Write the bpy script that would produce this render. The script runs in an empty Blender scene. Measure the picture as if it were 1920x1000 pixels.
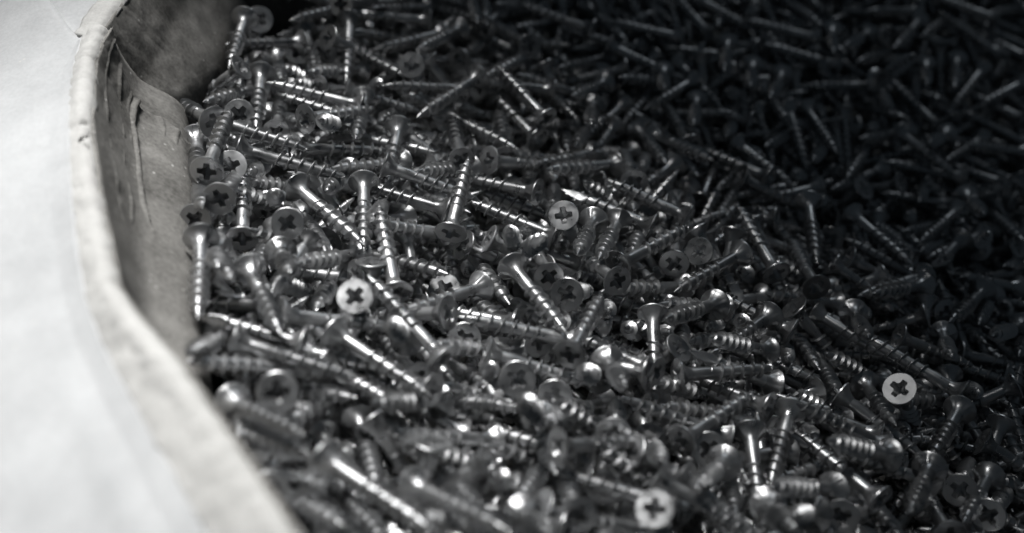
import bpy, math, random
import numpy as np
from mathutils import Vector, Matrix, Quaternion, noise

sc = bpy.context.scene
COL = sc.collection

# ------------------------------------------------------------------ camera
PITCH = math.radians(40)
FWD = Vector((0, math.cos(PITCH), -math.sin(PITCH)))
RGT = Vector((1, 0, 0))
UPV = Vector((0, math.sin(PITCH), math.cos(PITCH)))
CAM_DIST = 0.3348
EYE = -CAM_DIST * FWD
cam = bpy.data.cameras.new('camera')
cam.lens = 36 * 2300 / 1920
cam.sensor_width = 36
cam.clip_start = 0.005
cam.clip_end = 20
cam.dof.use_dof = True
cam.dof.focus_distance = 0.333
cam.dof.aperture_fstop = 6.8
cam.dof.aperture_blades = 0
cam_ob = bpy.data.objects.new('camera', cam)
COL.objects.link(cam_ob)
cam_ob.location = EYE
cam_ob.rotation_euler = (math.pi / 2 - PITCH, 0, 0)
sc.camera = cam_ob

# ------------------------------------------------------------------ world and lamps
world = bpy.data.worlds.new('World')
sc.world = world
world.use_nodes = True
wb = world.node_tree.nodes['Background']
wb.inputs['Color'].default_value = (0.66, 0.84, 1.0, 1)
wb.inputs['Strength'].default_value = 0.02

def area_lamp(name, loc, target, size, power, color, spread):
    l = bpy.data.lights.new(name, 'AREA')
    l.shape = 'DISK'
    l.size = size
    l.energy = power
    l.color = color
    l.spread = math.radians(spread)
    o = bpy.data.objects.new(name, l)
    COL.objects.link(o)
    o.location = loc
    o.rotation_euler = (Vector(target) - Vector(loc)).to_track_quat('-Z', 'Y').to_euler()
    return o

# workshop lamp hung over the near left side of the box, its light fading to the far right
area_lamp('work_lamp', (-0.16, 0.09, 0.48), (-0.092, -0.082, 0.02), 0.27, 0.34, (1.0, 0.995, 0.98), 27)
# weak cool lamp added high behind the box, unseen: glints in the shaded far side
area_lamp('far_glint_lamp', (0.34, 0.62, 0.55), (0.10, 0.02, -0.02), 0.30, 0.11, (0.86, 0.94, 1.0), 120)

sc.view_settings.view_transform = 'Standard'
sc.view_settings.look = 'None'
sc.view_settings.exposure = 0
sc.view_settings.gamma = 1
sc.cycles.use_denoising = True
sc.cycles.sample_clamp_direct = 8
sc.cycles.sample_clamp_indirect = 2
sc.cycles.max_bounces = 6
sc.cycles.diffuse_bounces = 3
sc.cycles.glossy_bounces = 4
sc.cycles.caustics_reflective = False
sc.cycles.caustics_refractive = False

# ------------------------------------------------------------------ helpers
def ray(x, y):
    return (x - 960) / 2300 * RGT - (y - 500) / 2300 * UPV + FWD

def surface_scale(x, y):
    s = 60 + 0.032 * (y - 555) - 0.0112 * (x - 667)
    return 38 + 6 * math.log1p(math.exp((s - 38) / 6))

def depth(x, y):
    return 2300 * 0.008 / surface_scale(x, y)

def pt(x, y, d):
    return EYE + ray(x, y) * d

def tag(o, label=None, cat=None, group=None, kind=None):
    if label: o['label'] = label
    if cat: o['category'] = cat
    if group: o['group'] = group
    if kind: o['kind'] = kind
    return o

def make_mesh(name, verts, faces, mat, smooth=True, sharp=None):
    me = bpy.data.meshes.new(name)
    me.from_pydata([tuple(v) for v in verts], [], faces)
    me.materials.append(mat)
    me.polygons.foreach_set('use_smooth', [smooth] * len(me.polygons))
    if sharp:
        me.set_sharp_from_angle(angle=math.radians(sharp))
    me.update()
    return me

def link(name, data, parent=None):
    o = bpy.data.objects.new(name, data)
    COL.objects.link(o)
    if parent: o.parent = parent
    return o

# ------------------------------------------------------------------ materials
def new_mat(name):
    m = bpy.data.materials.new(name)
    m.use_nodes = True
    nt = m.node_tree
    return m, nt, nt.nodes['Principled BSDF']

def ramp(nt, fac, stops):
    r = nt.nodes.new('ShaderNodeValToRGB')
    el = r.color_ramp.elements
    while len(el) < len(stops): el.new(0.5)
    for e, (p, c) in zip(el, stops):
        e.position = p
        e.color = (*c, 1) if len(c) == 3 else c
    nt.links.new(fac, r.inputs['Fac'])
    return r.outputs['Color']

def noise_tex(nt, scale, detail=4, vec=None, rough=0.55):
    n = nt.nodes.new('ShaderNodeTexNoise')
    n.inputs['Scale'].default_value = scale
    n.inputs['Detail'].default_value = detail
    n.inputs['Roughness'].default_value = rough
    if vec is not None: nt.links.new(vec, n.inputs['Vector'])
    return n.outputs['Fac']

def steel():
    m, nt, b = new_mat('phosphated_steel')
    geo = nt.nodes.new('ShaderNodeNewGeometry')
    tc = nt.nodes.new('ShaderNodeTexCoord')
    isl = geo.outputs['Random Per Island']
    obj = nt.nodes.new('ShaderNodeObjectInfo')
    add = nt.nodes.new('ShaderNodeMath'); add.operation = 'ADD'
    nt.links.new(obj.outputs['Random'], add.inputs[0])
    pos = geo.outputs['Position']
    big = noise_tex(nt, 260, 3, pos)
    nt.links.new(big, add.inputs[1])
    half = nt.nodes.new('ShaderNodeMath'); half.operation = 'MULTIPLY'; half.inputs[1].default_value = 0.5
    nt.links.new(add.outputs[0], half.inputs[0])
    nt.links.new(ramp(nt, half.outputs[0], [(0.2, (0.30, 0.304, 0.31)), (0.8, (0.72, 0.725, 0.735))]), b.inputs['Base Color'])
    b.inputs['Metallic'].default_value = 0.92
    fine = noise_tex(nt, 2400, 3, pos)
    mr = nt.nodes.new('ShaderNodeMapRange')
    mr.inputs['From Min'].default_value = 0.3; mr.inputs['From Max'].default_value = 0.7
    mr.inputs['To Min'].default_value = 0.24; mr.inputs['To Max'].default_value = 0.45
    nt.links.new(big, mr.inputs['Value'])
    nt.links.new(mr.outputs[0], b.inputs['Roughness'])
    bp = nt.nodes.new('ShaderNodeBump')
    bp.inputs['Strength'].default_value = 0.10
    bp.inputs['Distance'].default_value = 0.00012
    nt.links.new(fine, bp.inputs['Height'])
    nt.links.new(bp.outputs[0], b.inputs['Normal'])
    return m

def board(name, lo, hi, fleck=0.5):
    m, nt, b = new_mat(name)
    tc = nt.nodes.new('ShaderNodeTexCoord').outputs['Object']
    n1 = noise_tex(nt, 38, 6, tc)
    n2 = noise_tex(nt, 900, 4, tc)
    n3 = noise_tex(nt, 150, 5, tc, 0.7)
    mx = nt.nodes.new('ShaderNodeMix'); mx.data_type = 'FLOAT'; mx.inputs[0].default_value = 0.35
    nt.links.new(n1, mx.inputs[2]); nt.links.new(n3, mx.inputs[3])
    mx2 = nt.nodes.new('ShaderNodeMix'); mx2.data_type = 'FLOAT'; mx2.inputs[0].default_value = 0.3
    nt.links.new(mx.outputs[0], mx2.inputs[2]); nt.links.new(n2, mx2.inputs[3])
    dots = nt.nodes.new('ShaderNodeTexVoronoi')
    dots.inputs['Scale'].default_value = 300
    nt.links.new(tc, dots.inputs['Vector'])
    b.inputs['Roughness'].default_value = 0.85
    b.inputs['Specular IOR Level'].default_value = 0.2
    patch = noise_tex(nt, 60, 3, tc)
    lim = nt.nodes.new('ShaderNodeMath'); lim.operation = 'MULTIPLY'
    nt.links.new(ramp(nt, dots.outputs['Distance'], [(0.07, (1, 1, 1)), (0.15, (0, 0, 0))]), lim.inputs[0])
    nt.links.new(ramp(nt, patch, [(0.50, (0, 0, 0)), (0.66, (1, 1, 1))]), lim.inputs[1])
    cm = nt.nodes.new('ShaderNodeMix'); cm.data_type = 'RGBA'
    nt.links.new(lim.outputs[0], cm.inputs[0])
    nt.links.new(ramp(nt, mx2.outputs[0], [(0.35, lo), (0.65, hi)]), cm.inputs[6])
    cm.inputs[7].default_value = (0.6, 0.59, 0.57, 1)
    nt.links.new(cm.outputs[2], b.inputs['Base Color'])
    bp = nt.nodes.new('ShaderNodeBump')
    bp.inputs['Strength'].default_value = fleck
    bp.inputs['Distance'].default_value = 0.0006
    nt.links.new(mx2.outputs[0], bp.inputs['Height'])
    nt.links.new(bp.outputs[0], b.inputs['Normal'])
    return m

STEEL = steel()
BOARD = board('grey_cardboard', (0.10, 0.097, 0.091), (0.34, 0.331, 0.315))
PAPER = board('pale_cardboard', (0.43, 0.437, 0.445), (0.56, 0.567, 0.575), 0.4)
RIM = board('cut_cardboard_edge', (0.42, 0.416, 0.405), (0.585, 0.58, 0.565), 1.0)
TABLE = board('dark_table', (0.16, 0.165, 0.17), (0.24, 0.245, 0.25))

# screws one can pick out: head top (mm), direction to the tip, turn about the axis, label
SCREWS = [
 (-83.1, 86.1, 29.2, -0.047, -0.988, -0.147, 311, 'blurred screw tip pointing down, well above the screw leaning on the wall'),
 (-80.3, 92.9, 24.7, -0.308, 0.646, -0.698, 124, 'blurred screw showing its round head, well above the recessed wall head'),
 (-66.3, 85.6, 20.5, -0.829, -0.495, 0.261, 93, 'blurred screw tip pointing left, well left of the pale rear head'),
 (-79.1, 56.0, 29.3, -0.799, -0.023, -0.601, 341, 'blurred screw tip pointing lower left, near above the recessed wall head'),
 (-53.7, 114.1, 18.5, -0.646, -0.74, 0.187, 192, 'blurred screw tip pointing left, well upper left of the pale rear head'),
 (-27.9, 112.7, 13.3, -0.962, -0.179, 0.208, 129, 'blurred screw tip pointing left, near above the pale rear head'),
 (-56.0, 112.8, 10.3, -0.715, -0.644, 0.273, 124, 'blurred screw tip pointing left, far above the ribbed screw with blade point'),
 (-52.7, 100.6, 20.6, 0.042, -0.969, -0.244, 295, 'blurred screw tip pointing down, well upper left of the pale rear head'),
 (-67.4, 98.5, 17.2, 0.27, -0.961, -0.058, 247, 'blurred screw tip pointing down, well left of the pale rear head'),
 (-56.0, 96.6, 13.5, 0.778, -0.627, -0.039, 303, 'blurred screw tip pointing lower right, well left of the pale rear head'),
 (-23.5, 109.2, 10.5, -0.724, -0.669, 0.169, 245, 'blurred screw tip pointing left, near upper right of the pale rear head'),
 (-31.4, 78.0, 16.8, 0.019, 0.693, -0.721, 183, 'pale round screw head with cross recess, alone in the blurred rear of the heap'),
 (-56.9, 100.4, 16.4, 0.861, 0.382, -0.336, 163, 'blurred screw tip pointing right, well upper left of the pale rear head'),
 (-48.9, 87.8, 9.0, -0.442, -0.774, 0.454, 125, 'blurred screw tip pointing left, near left of the pale rear head'),
 (-44.8, 54.8, 16.4, -0.968, 0.098, 0.23, 183, 'screw tip pointing left, near lower left of the pale rear head'),
 (-75.5, 63.7, 22.6, 0.093, -0.992, -0.079, 256, 'blurred screw tip pointing down, near upper right of the recessed wall head'),
 (-75.3, 86.9, 0.0, 0.014, -0.693, 0.72, 174, 'blurred screw tip pointing upper left, near upper right of the recessed wall head'),
 (-68.0, 39.1, 17.3, -0.117, 0.972, -0.202, 218, 'screw showing its round head, close upper right of the bright threaded point'),
 (-59.0, 37.7, 23.0, 0.666, 0.686, -0.294, 79, 'screw tip pointing right, near upper right of the bright threaded point'),
 (-81.1, 24.8, 30.5, -0.602, 0.765, -0.23, 320, 'screw leaning on the cardboard wall with its threaded tip out to the left'),
 (-84.1, 33.1, 26.0, 0.951, -0.168, -0.258, 176, 'steel screw near the wall with cross recess turned left and bright threads to the right'),
 (-78.2, 40.7, 22.9, -0.102, 0.705, -0.702, 127, 'screw showing its round head, close upper right of the recessed wall head'),
 (-77.0, 64.2, 17.1, -0.366, -0.855, 0.367, 181, 'blurred screw tip pointing left, near upper right of the recessed wall head'),
 (-44.7, 55.5, 10.3, -0.948, 0.262, 0.179, 344, 'screw tip pointing left, near above the ribbed screw with blade point'),
 (-50.3, 47.5, 14.2, -0.081, -0.794, 0.602, 331, 'screw tip pointing left, well upper right of the edge-on round head'),
 (-51.6, 68.5, 13.5, 0.941, 0.003, -0.337, 157, 'blurred screw tip pointing right, well left of the pale rear head'),
 (-45.4, 65.6, 12.4, 0.014, -0.989, 0.144, 196, 'blurred screw tip pointing down, near lower left of the pale rear head'),
 (-32.5, 81.0, -0.2, -0.272, -0.885, 0.378, 154, 'screw tip pointing lower left, near below the pale rear head'),
 (-10.4, 75.6, 14.1, -0.613, -0.79, 0.001, 167, 'blurred screw tip pointing lower left, near right of the pale rear head'),
 (-59.2, 65.1, 16.0, 0.643, 0.632, -0.433, 245, 'blurred screw tip pointing right, well upper right of the bright threaded point'),
 (-46.4, 88.7, -0.5, 0.202, -0.762, 0.615, 301, 'blurred screw tip pointing upper right, near lower left of the pale rear head'),
 (-14.4, 73.5, 10.7, -0.924, -0.297, 0.24, 348, 'blurred screw tip pointing left, near lower right of the pale rear head'),
 (-59.8, 85.0, 17.2, 0.015, 0.922, -0.387, 143, 'blurred screw showing its round head, well left of the pale rear head'),
 (-57.7, 83.4, 23.6, 0.664, 0.419, -0.619, 301, 'blurred screw tip pointing lower right, far upper right of the recessed wall head'),
 (-67.9, 86.1, 17.1, -0.225, 0.905, -0.36, 211, 'blurred screw showing its round head, well upper right of the recessed wall head'),
 (-31.0, 128.9, 9.4, -0.514, -0.757, 0.404, 346, 'blurred screw tip pointing left, far upper right of the edge-on round head'),
 (-55.2, 100.9, 25.8, 0.333, 0.857, -0.394, 187, 'blurred screw showing its round head, well upper left of the pale rear head'),
 (-74.1, 116.4, 22.7, 0.941, 0.006, -0.338, 122, 'blurred screw tip pointing right, far upper left of the pale rear head'),
 (-86.9, 25.1, 25.1, 0.23, -0.957, 0.176, 27, 'upright screw against the wall with bright ribs under its head'),
 (-77.9, -1.2, 32.6, 0.009, 0.999, -0.032, 98, 'dark round screw head with two glints in its recess, near the wall'),
 (-74.1, 7.8, 28.0, -0.126, 0.606, -0.785, 242, 'pale grey flat screw head with a black cross recess, near the wall'),
 (-72.9, -11.7, 31.8, -0.0, 0.933, -0.361, 336, 'oval dark screw head with one glint, third below the ribbed screw by the wall'),
 (-68.0, -15.2, 21.8, -0.129, 0.984, 0.126, 265, 'screw standing on its dark head with shank and point straight up, near the wall'),
 (-78.6, -16.0, 28.5, 0.081, 0.883, -0.462, 130, 'tilted screw head resting edge-on against the cardboard wall'),
 (-74.6, -26.3, 31.3, 0.167, -0.986, 0.002, 319, 'upright ribbed screw lower along the wall, shank running down'),
 (-83.5, 8.2, 22.9, 0.272, -0.891, 0.363, 310, 'screw tip pointing down, close lower left of the dark head with two glints'),
 (-55.9, -16.0, 27.3, -0.091, 0.837, -0.539, 212, 'round screw head facing up with dark recess in the sharp band near the wall'),
 (-40.6, 15.8, 17.2, 0.088, -0.993, -0.082, 220, 'screw with ribbed cone head above and a flat blade-like cut point below'),
 (-74.0, 17.3, 26.9, 0.961, -0.073, -0.266, 291, 'bright threaded screw with its sharp point to the right above the small rounded tips'),
 (-61.9, 31.7, 17.1, 0.837, 0.436, -0.332, 257, 'screw tip pointing right, near above the edge-on round head'),
 (-67.3, 13.5, 10.6, 0.307, -0.664, 0.682, 47, 'screw tip pointing upper right, close upper left of the sharp round head'),
 (-46.6, 31.2, 9.4, -0.11, -0.9, 0.422, 256, 'screw tip pointing lower left, close upper left of the ribbed screw with blade point'),
 (-57.9, 9.2, 20.2, 0.673, -0.736, -0.075, 184, 'screw with edge-on round head, shank running to lower right in the sharp band'),
 (-35.7, 21.5, 18.6, 0.935, -0.136, -0.328, 125, 'screw tip pointing right, close upper right of the ribbed screw with blade point'),
 (-17.4, 12.1, 9.8, -0.958, 0.221, 0.184, 75, 'screw tip pointing left, close above the upright screw in the middle'),
 (-17.0, 6.1, 6.3, -0.836, -0.335, 0.435, 312, 'screw tip pointing left, close lower left of the upright screw in the middle'),
 (-33.7, 49.5, 12.8, -0.044, -0.999, -0.024, 99, 'screw tip pointing down, near below the pale rear head'),
 (-31.6, 37.8, 7.9, -0.678, -0.634, 0.371, 322, 'screw tip pointing left, near upper right of the ribbed screw with blade point'),
 (-38.7, 55.8, -4.7, -0.09, -0.851, 0.517, 165, 'screw tip pointing left, close upper right of the ribbed screw with blade point'),
 (-57.5, 11.2, 10.4, 0.377, -0.912, 0.162, 191, 'screw tip pointing lower right, close upper right of the sharp round head'),
 (-51.9, -14.7, 20.3, -0.164, -0.97, 0.182, 40, 'screw tip pointing lower left, close lower right of the sharp round head'),
 (-56.7, -24.1, 24.6, 0.256, -0.846, 0.468, 276, 'screw tip pointing lower right, close below the sharp round head'),
 (-39.9, -8.4, 11.4, -0.456, -0.742, 0.491, 90, 'screw tip pointing left, near above the pale head with one glint'),
 (-35.2, -19.0, 17.7, -0.005, -0.397, -0.918, 152, 'screw tip pointing down, near upper right of the pale head with one glint'),
 (-40.8, -4.0, 8.4, 0.828, -0.528, 0.186, 326, 'screw tip pointing right, near above the pale head with one glint'),
 (-79.5, 6.9, 1.3, 0.191, -0.628, 0.755, 188, 'screw tip pointing up, close lower left of the screw standing on its head'),
 (-50.3, -5.5, 8.3, -0.605, -0.411, 0.682, 358, 'screw tip pointing left, near lower right of the sharp round head'),
 (-69.8, 42.5, 5.8, -0.114, -0.892, 0.438, 143, 'screw tip pointing lower left, close right of the bright threaded point'),
 (-76.0, 8.6, 22.3, 0.463, 0.689, -0.559, 329, 'screw tip pointing right, close below the grey head near the wall'),
 (-57.9, 12.8, 8.0, -0.502, -0.521, 0.691, 303, 'screw tip pointing left, close upper right of the sharp round head'),
 (-72.7, -23.5, 25.4, 0.242, -0.838, 0.488, 201, 'screw tip pointing down, close lower right of the lower ribbed screw'),
 (-73.4, -12.3, 18.6, 0.265, -0.912, 0.313, 354, 'screw tip pointing down, close left of the screw standing on its head'),
 (-34.9, 18.3, 8.9, -0.06, -0.904, 0.424, 64, 'screw tip pointing lower left, close lower right of the ribbed screw with blade point'),
 (-62.5, -33.9, 27.9, 0.408, -0.906, 0.115, 136, 'blurred screw with bright cone head and shank running down to lower right near the wall'),
 (-56.4, -38.9, 21.2, -0.989, 0.092, -0.117, 5, 'screw tip pointing left, near above the beaded screw touching the wall'),
 (-47.0, -56.1, 24.1, -0.964, 0.189, 0.188, 135, 'bright beaded screw lying with its tip touching the wall, smooth shank to the right'),
 (-73.4, -31.7, 11.1, 0.293, -0.911, 0.29, 204, 'screw tip pointing down, near upper left of the long blurred screw'),
 (-48.4, -58.3, 18.8, -0.729, -0.449, 0.517, 55, 'screw tip pointing left, close below the beaded screw touching the wall'),
 (-61.8, -58.5, 27.7, 0.951, -0.171, -0.258, 184, 'long blurred screw with round grey head at upper left and thick threads'),
 (-43.0, -54.0, 15.2, 0.803, -0.596, 0.024, 178, 'screw tip pointing lower right, close lower left of the two bright parallel screws'),
 (-38.3, -54.6, 10.3, -0.471, -0.834, 0.288, 225, 'screw tip pointing lower left, near below the two bright parallel screws'),
 (-41.4, -48.9, 21.3, 0.799, -0.589, -0.119, 56, 'left one of two bright parallel screws pointing to lower right'),
 (-17.9, -62.4, 15.7, -0.802, 0.59, -0.094, 333, 'right one of two bright parallel screws, head to lower right'),
 (-36.7, -41.6, 25.9, -0.014, 0.508, -0.861, 309, 'flat pale screw head with cross recess and one bright glint, facing straight up'),
 (-39.9, -19.7, 13.4, 0.81, 0.486, -0.328, 349, 'screw tip pointing right, close above the pale head with one glint'),
 (-46.9, -7.9, 3.9, -0.033, -0.923, 0.383, 288, 'screw tip pointing lower left, close upper left of the pale head with one glint'),
 (-54.0, -44.8, 22.9, 0.913, 0.224, -0.342, 297, 'screw tip pointing right, close above the beaded screw touching the wall'),
 (-28.8, -28.1, 14.9, -0.212, 0.957, 0.199, 113, 'screw tip pointing up, near right of the pale head with one glint'),
 (-7.8, -13.3, 4.3, -0.666, -0.683, 0.298, 43, 'screw tip pointing left, close lower left of the long bright shank'),
 (-25.4, -41.1, 11.6, -0.042, -0.633, 0.773, 146, 'screw tip pointing upper left, near lower left of the half hidden pale head'),
 (-22.5, -49.8, 6.9, -0.439, 0.864, -0.247, 294, 'screw showing its round head, well lower right of the two bright parallel screws'),
 (-74.9, -34.9, 14.8, 0.274, -0.891, 0.363, 167, 'screw tip pointing down, near lower left of the blurred cone by the wall'),
 (-74.1, -21.9, 25.1, 0.371, -0.853, 0.367, 137, 'screw tip pointing lower right, close lower right of the lower ribbed screw'),
 (-49.1, -76.7, 29.9, -0.131, 0.737, -0.663, 78, 'blurred round screw head with recess, nearest full head to the pale flap'),
 (-61.6, -56.4, 15.4, 0.164, -0.942, 0.293, 11, 'screw tip pointing down, close below the long blurred screw'),
 (-65.1, -51.9, 22.7, -0.064, -0.809, 0.584, 317, 'screw tip pointing lower left, close upper left of the long blurred screw'),
 (-48.6, -49.0, 14.8, 0.945, -0.319, 0.074, 196, 'screw tip pointing right, close lower right of the beaded screw touching the wall'),
 (-30.7, -14.6, 6.5, -0.977, -0.064, 0.206, 30, 'screw tip pointing left, near right of the pale head with one glint'),
 (-60.2, -73.5, 23.7, 0.652, -0.66, 0.374, 232, 'blurred screw tip pointing lower right, near left of the head by the flap'),
 (-62.5, -76.8, 18.7, 0.769, -0.545, 0.335, 281, 'blurred screw tip pointing right, near lower left of the head by the flap'),
 (-44.9, -62.0, 2.3, -0.227, -0.836, 0.5, 288, 'blurred screw tip pointing lower left, near lower right of the head by the flap'),
 (-53.1, -92.3, 22.9, 0.712, 0.349, -0.61, 75, 'blurred oval screw head beside the pale flap near the bottom edge'),
 (-40.4, -97.6, 18.8, 0.04, 0.936, -0.351, 266, 'blurred screw showing its round head, close lower right of the blurred oval head'),
 (-43.4, -66.9, 5.6, 0.45, -0.837, 0.31, 141, 'blurred screw tip pointing lower right, near upper right of the blurred oval head'),
 (-37.9, -92.0, 26.6, 0.773, -0.634, 0.035, 56, 'blurred screw tip pointing lower right, well lower right of the head by the flap'),
 (-38.6, -80.6, 3.9, 0.506, -0.811, 0.293, 267, 'blurred screw tip pointing lower right, near right of the blurred oval head'),
 (-16.9, -58.1, 7.8, -0.438, -0.625, 0.647, 18, 'blurred screw tip pointing left, well left of the soft glinting head'),
 (-20.6, -91.3, 17.8, 0.676, -0.66, 0.329, 249, 'large blurred screw with bright cone head near the bottom edge, pointing right'),
 (-4.3, -63.4, 0.0, -0.763, -0.379, 0.523, 355, 'blurred screw tip pointing left, near below the soft glinting head'),
 (-42.2, -84.0, 9.4, 0.239, -0.897, 0.373, 335, 'blurred screw tip pointing down, close right of the blurred oval head'),
 (-9.9, -70.5, -1.2, -0.68, -0.141, 0.719, 169, 'blurred screw tip pointing upper left, near right of the large blurred cone'),
 (-8.0, -75.2, -2.0, -0.696, -0.025, 0.717, 284, 'blurred screw tip pointing upper left, well lower left of the level beaded screw'),
 (-51.2, -88.1, 13.6, 0.651, -0.661, 0.374, 341, 'blurred screw tip pointing lower right, close left of the blurred oval head'),
 (-44.2, -83.2, 5.7, 0.562, -0.78, 0.275, 194, 'blurred screw tip pointing lower right, close lower right of the blurred oval head'),
 (-48.0, -100.0, 26.0, -0.257, 0.723, -0.641, 230, 'blurred screw showing its round head, close lower left of the blurred oval head'),
 (-60.5, -56.0, 10.7, 0.861, -0.411, 0.301, 213, 'blurred screw tip pointing right, close left of the head by the flap'),
 (-9.6, 113.0, 10.8, 0.401, 0.911, -0.092, 269, 'dim screw showing its round head, well upper right of the pale rear head'),
 (2.7, 107.2, 4.2, -0.839, 0.528, 0.134, 253, 'dim screw tip pointing upper left, well right of the pale rear head'),
 (-17.7, 112.5, 10.3, -0.425, -0.872, 0.241, 125, 'blurred screw tip pointing lower left, near upper right of the pale rear head'),
 (6.5, 103.1, 6.6, -0.57, -0.811, 0.133, 296, 'dim screw tip pointing lower left, well right of the pale rear head'),
 (4.8, 104.8, 0.5, -0.05, -0.999, -0.002, 222, 'dim screw tip pointing down, well right of the pale rear head'),
 (8.1, 62.8, -1.1, -0.562, 0.813, 0.149, 287, 'dim screw tip pointing upper left, well above the crisp pale head'),
 (-20.9, 69.9, 3.8, 0.758, -0.652, 0.004, 229, 'screw tip pointing lower right, near lower right of the pale rear head'),
 (-14.8, 38.0, 8.8, -0.161, 0.987, -0.01, 298, 'screw showing its round head, well above the upright screw in the middle'),
 (-1.5, 51.3, -0.0, -0.097, 0.995, -0.029, 217, 'dim screw showing its round head, well upper left of the crisp pale head'),
 (26.0, 83.0, -1.7, -0.076, -0.926, 0.37, 269, 'dim screw tip pointing down, well above the crisp pale head'),
 (33.5, 121.1, -5.9, -0.631, -0.72, 0.29, 323, 'dim screw tip pointing left, far above the crisp pale head'),
 (19.3, 79.6, -7.1, -0.568, -0.64, 0.517, 31, 'dim screw tip pointing left, well above the crisp pale head'),
 (16.6, 91.6, -12.0, 0.028, -0.973, 0.228, 297, 'dim screw tip pointing down, far above the saw-edged point'),
 (26.5, 88.7, -11.3, -0.231, -0.926, 0.298, 60, 'dim screw tip pointing lower left, well above the crisp pale head'),
 (10.6, 65.0, 5.2, -0.579, 0.776, 0.252, 305, 'dim screw tip pointing upper left, far above the saw-edged point'),
 (-10.3, 83.1, 5.7, -0.458, 0.856, -0.241, 261, 'blurred screw showing its round head, well right of the pale rear head'),
 (13.3, 84.2, 3.5, -0.974, -0.095, 0.207, 133, 'dim screw tip pointing left, far right of the pale rear head'),
 (22.0, 95.5, -5.0, -0.816, -0.295, 0.498, 60, 'dim screw tip pointing left, far above the saw-edged point'),
 (-16.1, -3.9, 14.7, 0.158, 0.953, 0.258, 33, 'screw standing almost upright with its threaded point to the top in the sharp middle'),
 (25.4, 64.3, -7.4, -0.729, -0.626, 0.277, 354, 'dim screw tip pointing left, near upper right of the crisp pale head'),
 (32.0, 57.4, -6.7, -0.743, -0.571, 0.35, 187, 'dim screw tip pointing left, well upper right of the crisp pale head'),
 (17.8, 25.7, -5.5, -0.931, 0.324, 0.171, 159, 'screw tip pointing left, close lower right of the crisp pale head'),
 (14.2, 11.5, 8.8, 0.151, 0.577, -0.803, 87, 'flat pale screw head with a crisp black cross recess, in the middle'),
 (13.4, 58.3, -12.4, -0.052, -0.957, 0.285, 10, 'screw tip pointing down, near above the crisp pale head'),
 (41.1, 24.4, -5.6, -0.895, 0.417, 0.156, 188, 'screw tip pointing left, near upper left of the grey recessed head'),
 (30.9, 25.0, -3.7, -0.271, -0.931, 0.245, 10, 'screw tip pointing lower left, near above the long sharp screw'),
 (52.2, 31.7, -7.8, -0.888, 0.401, 0.227, 193, 'dim screw tip pointing upper left, close above the grey recessed head'),
 (40.0, 36.3, -11.4, -0.24, -0.944, 0.227, 329, 'screw tip pointing down, near upper right of the long sharp screw'),
 (28.9, 0.8, -0.3, 0.717, 0.69, -0.096, 254, 'long sharp screw pointing to upper right at the round head beside the dark area'),
 (1.0, 1.2, 2.3, 0.246, -0.627, 0.739, 124, 'screw with saw-edged flat cut point just below the pale middle head'),
 (1.4, 9.8, -4.7, -0.071, -0.587, 0.807, 331, 'screw tip pointing up, close right of the saw-edged point'),
 (10.8, 37.1, -17.3, 0.147, -0.858, 0.492, 61, 'screw tip pointing lower right, close lower left of the crisp pale head'),
 (23.6, 24.6, -3.3, -0.202, -0.918, 0.34, 34, 'screw tip pointing lower left, close right of the crisp pale head'),
 (47.8, 49.7, -24.6, -0.19, -0.837, 0.513, 270, 'screw tip pointing lower left, near upper left of the grey recessed head'),
 (28.2, -8.3, 1.8, -0.396, 0.87, -0.293, 147, 'screw showing its round head, close below the long sharp screw'),
 (12.5, 13.8, -0.8, -0.905, 0.395, 0.16, 266, 'screw tip pointing left, close below the crisp pale head'),
 (-1.5, 3.4, -2.9, -0.773, -0.152, 0.616, 63, 'screw tip pointing upper left, close left of the long bright shank'),
 (-12.3, 5.9, 0.6, 0.387, -0.908, 0.159, 21, 'screw tip pointing lower right, close lower right of the upright screw in the middle'),
 (-12.9, -2.2, 9.4, 0.766, 0.185, -0.616, 267, 'screw tip pointing lower right, near upper right of the half hidden pale head'),
 (-6.5, -0.0, 9.7, 0.847, -0.065, -0.527, 231, 'screw tip pointing lower right, close upper left of the saw-edged point'),
 (-29.3, 32.1, 1.5, 0.68, -0.694, 0.237, 94, 'screw tip pointing right, near right of the ribbed screw with blade point'),
 (13.4, 23.7, -0.4, -0.451, 0.859, -0.243, 266, 'screw showing its round head, close left of the crisp pale head'),
 (-3.0, 55.8, -7.9, 0.256, -0.919, 0.301, 179, 'dim screw tip pointing lower right, well upper left of the crisp pale head'),
 (7.7, 28.2, 3.9, -0.896, 0.435, -0.094, 144, 'screw tip pointing left, close upper left of the crisp pale head'),
 (-6.9, 42.8, 5.2, 0.771, 0.476, -0.424, 105, 'dim screw tip pointing right, well upper right of the upright screw in the middle'),
 (39.2, 77.1, -16.4, -0.53, -0.678, 0.509, 101, 'dim screw tip pointing left, well above the long sharp screw'),
 (36.8, 42.7, -2.9, -0.072, 0.974, -0.215, 227, 'screw showing its round head, well upper right of the crisp pale head'),
 (45.1, 83.7, -20.2, -0.153, -0.897, 0.415, 42, 'dim screw tip pointing down, well upper right of the crisp pale head'),
 (46.8, 83.0, -13.1, 0.508, -0.822, 0.259, 140, 'dim screw tip pointing right, well upper right of the crisp pale head'),
 (57.0, 64.9, -21.9, -0.141, -0.941, 0.309, 112, 'dim screw tip pointing down, near above the grey recessed head'),
 (-12.5, 42.8, 2.0, -0.533, -0.699, 0.476, 115, 'screw tip pointing left, near above the upright screw in the middle'),
 (9.6, -12.5, 7.0, -0.206, 0.966, -0.155, 313, 'dark round screw head facing down-right with shank rising to upper left, in the middle'),
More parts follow.
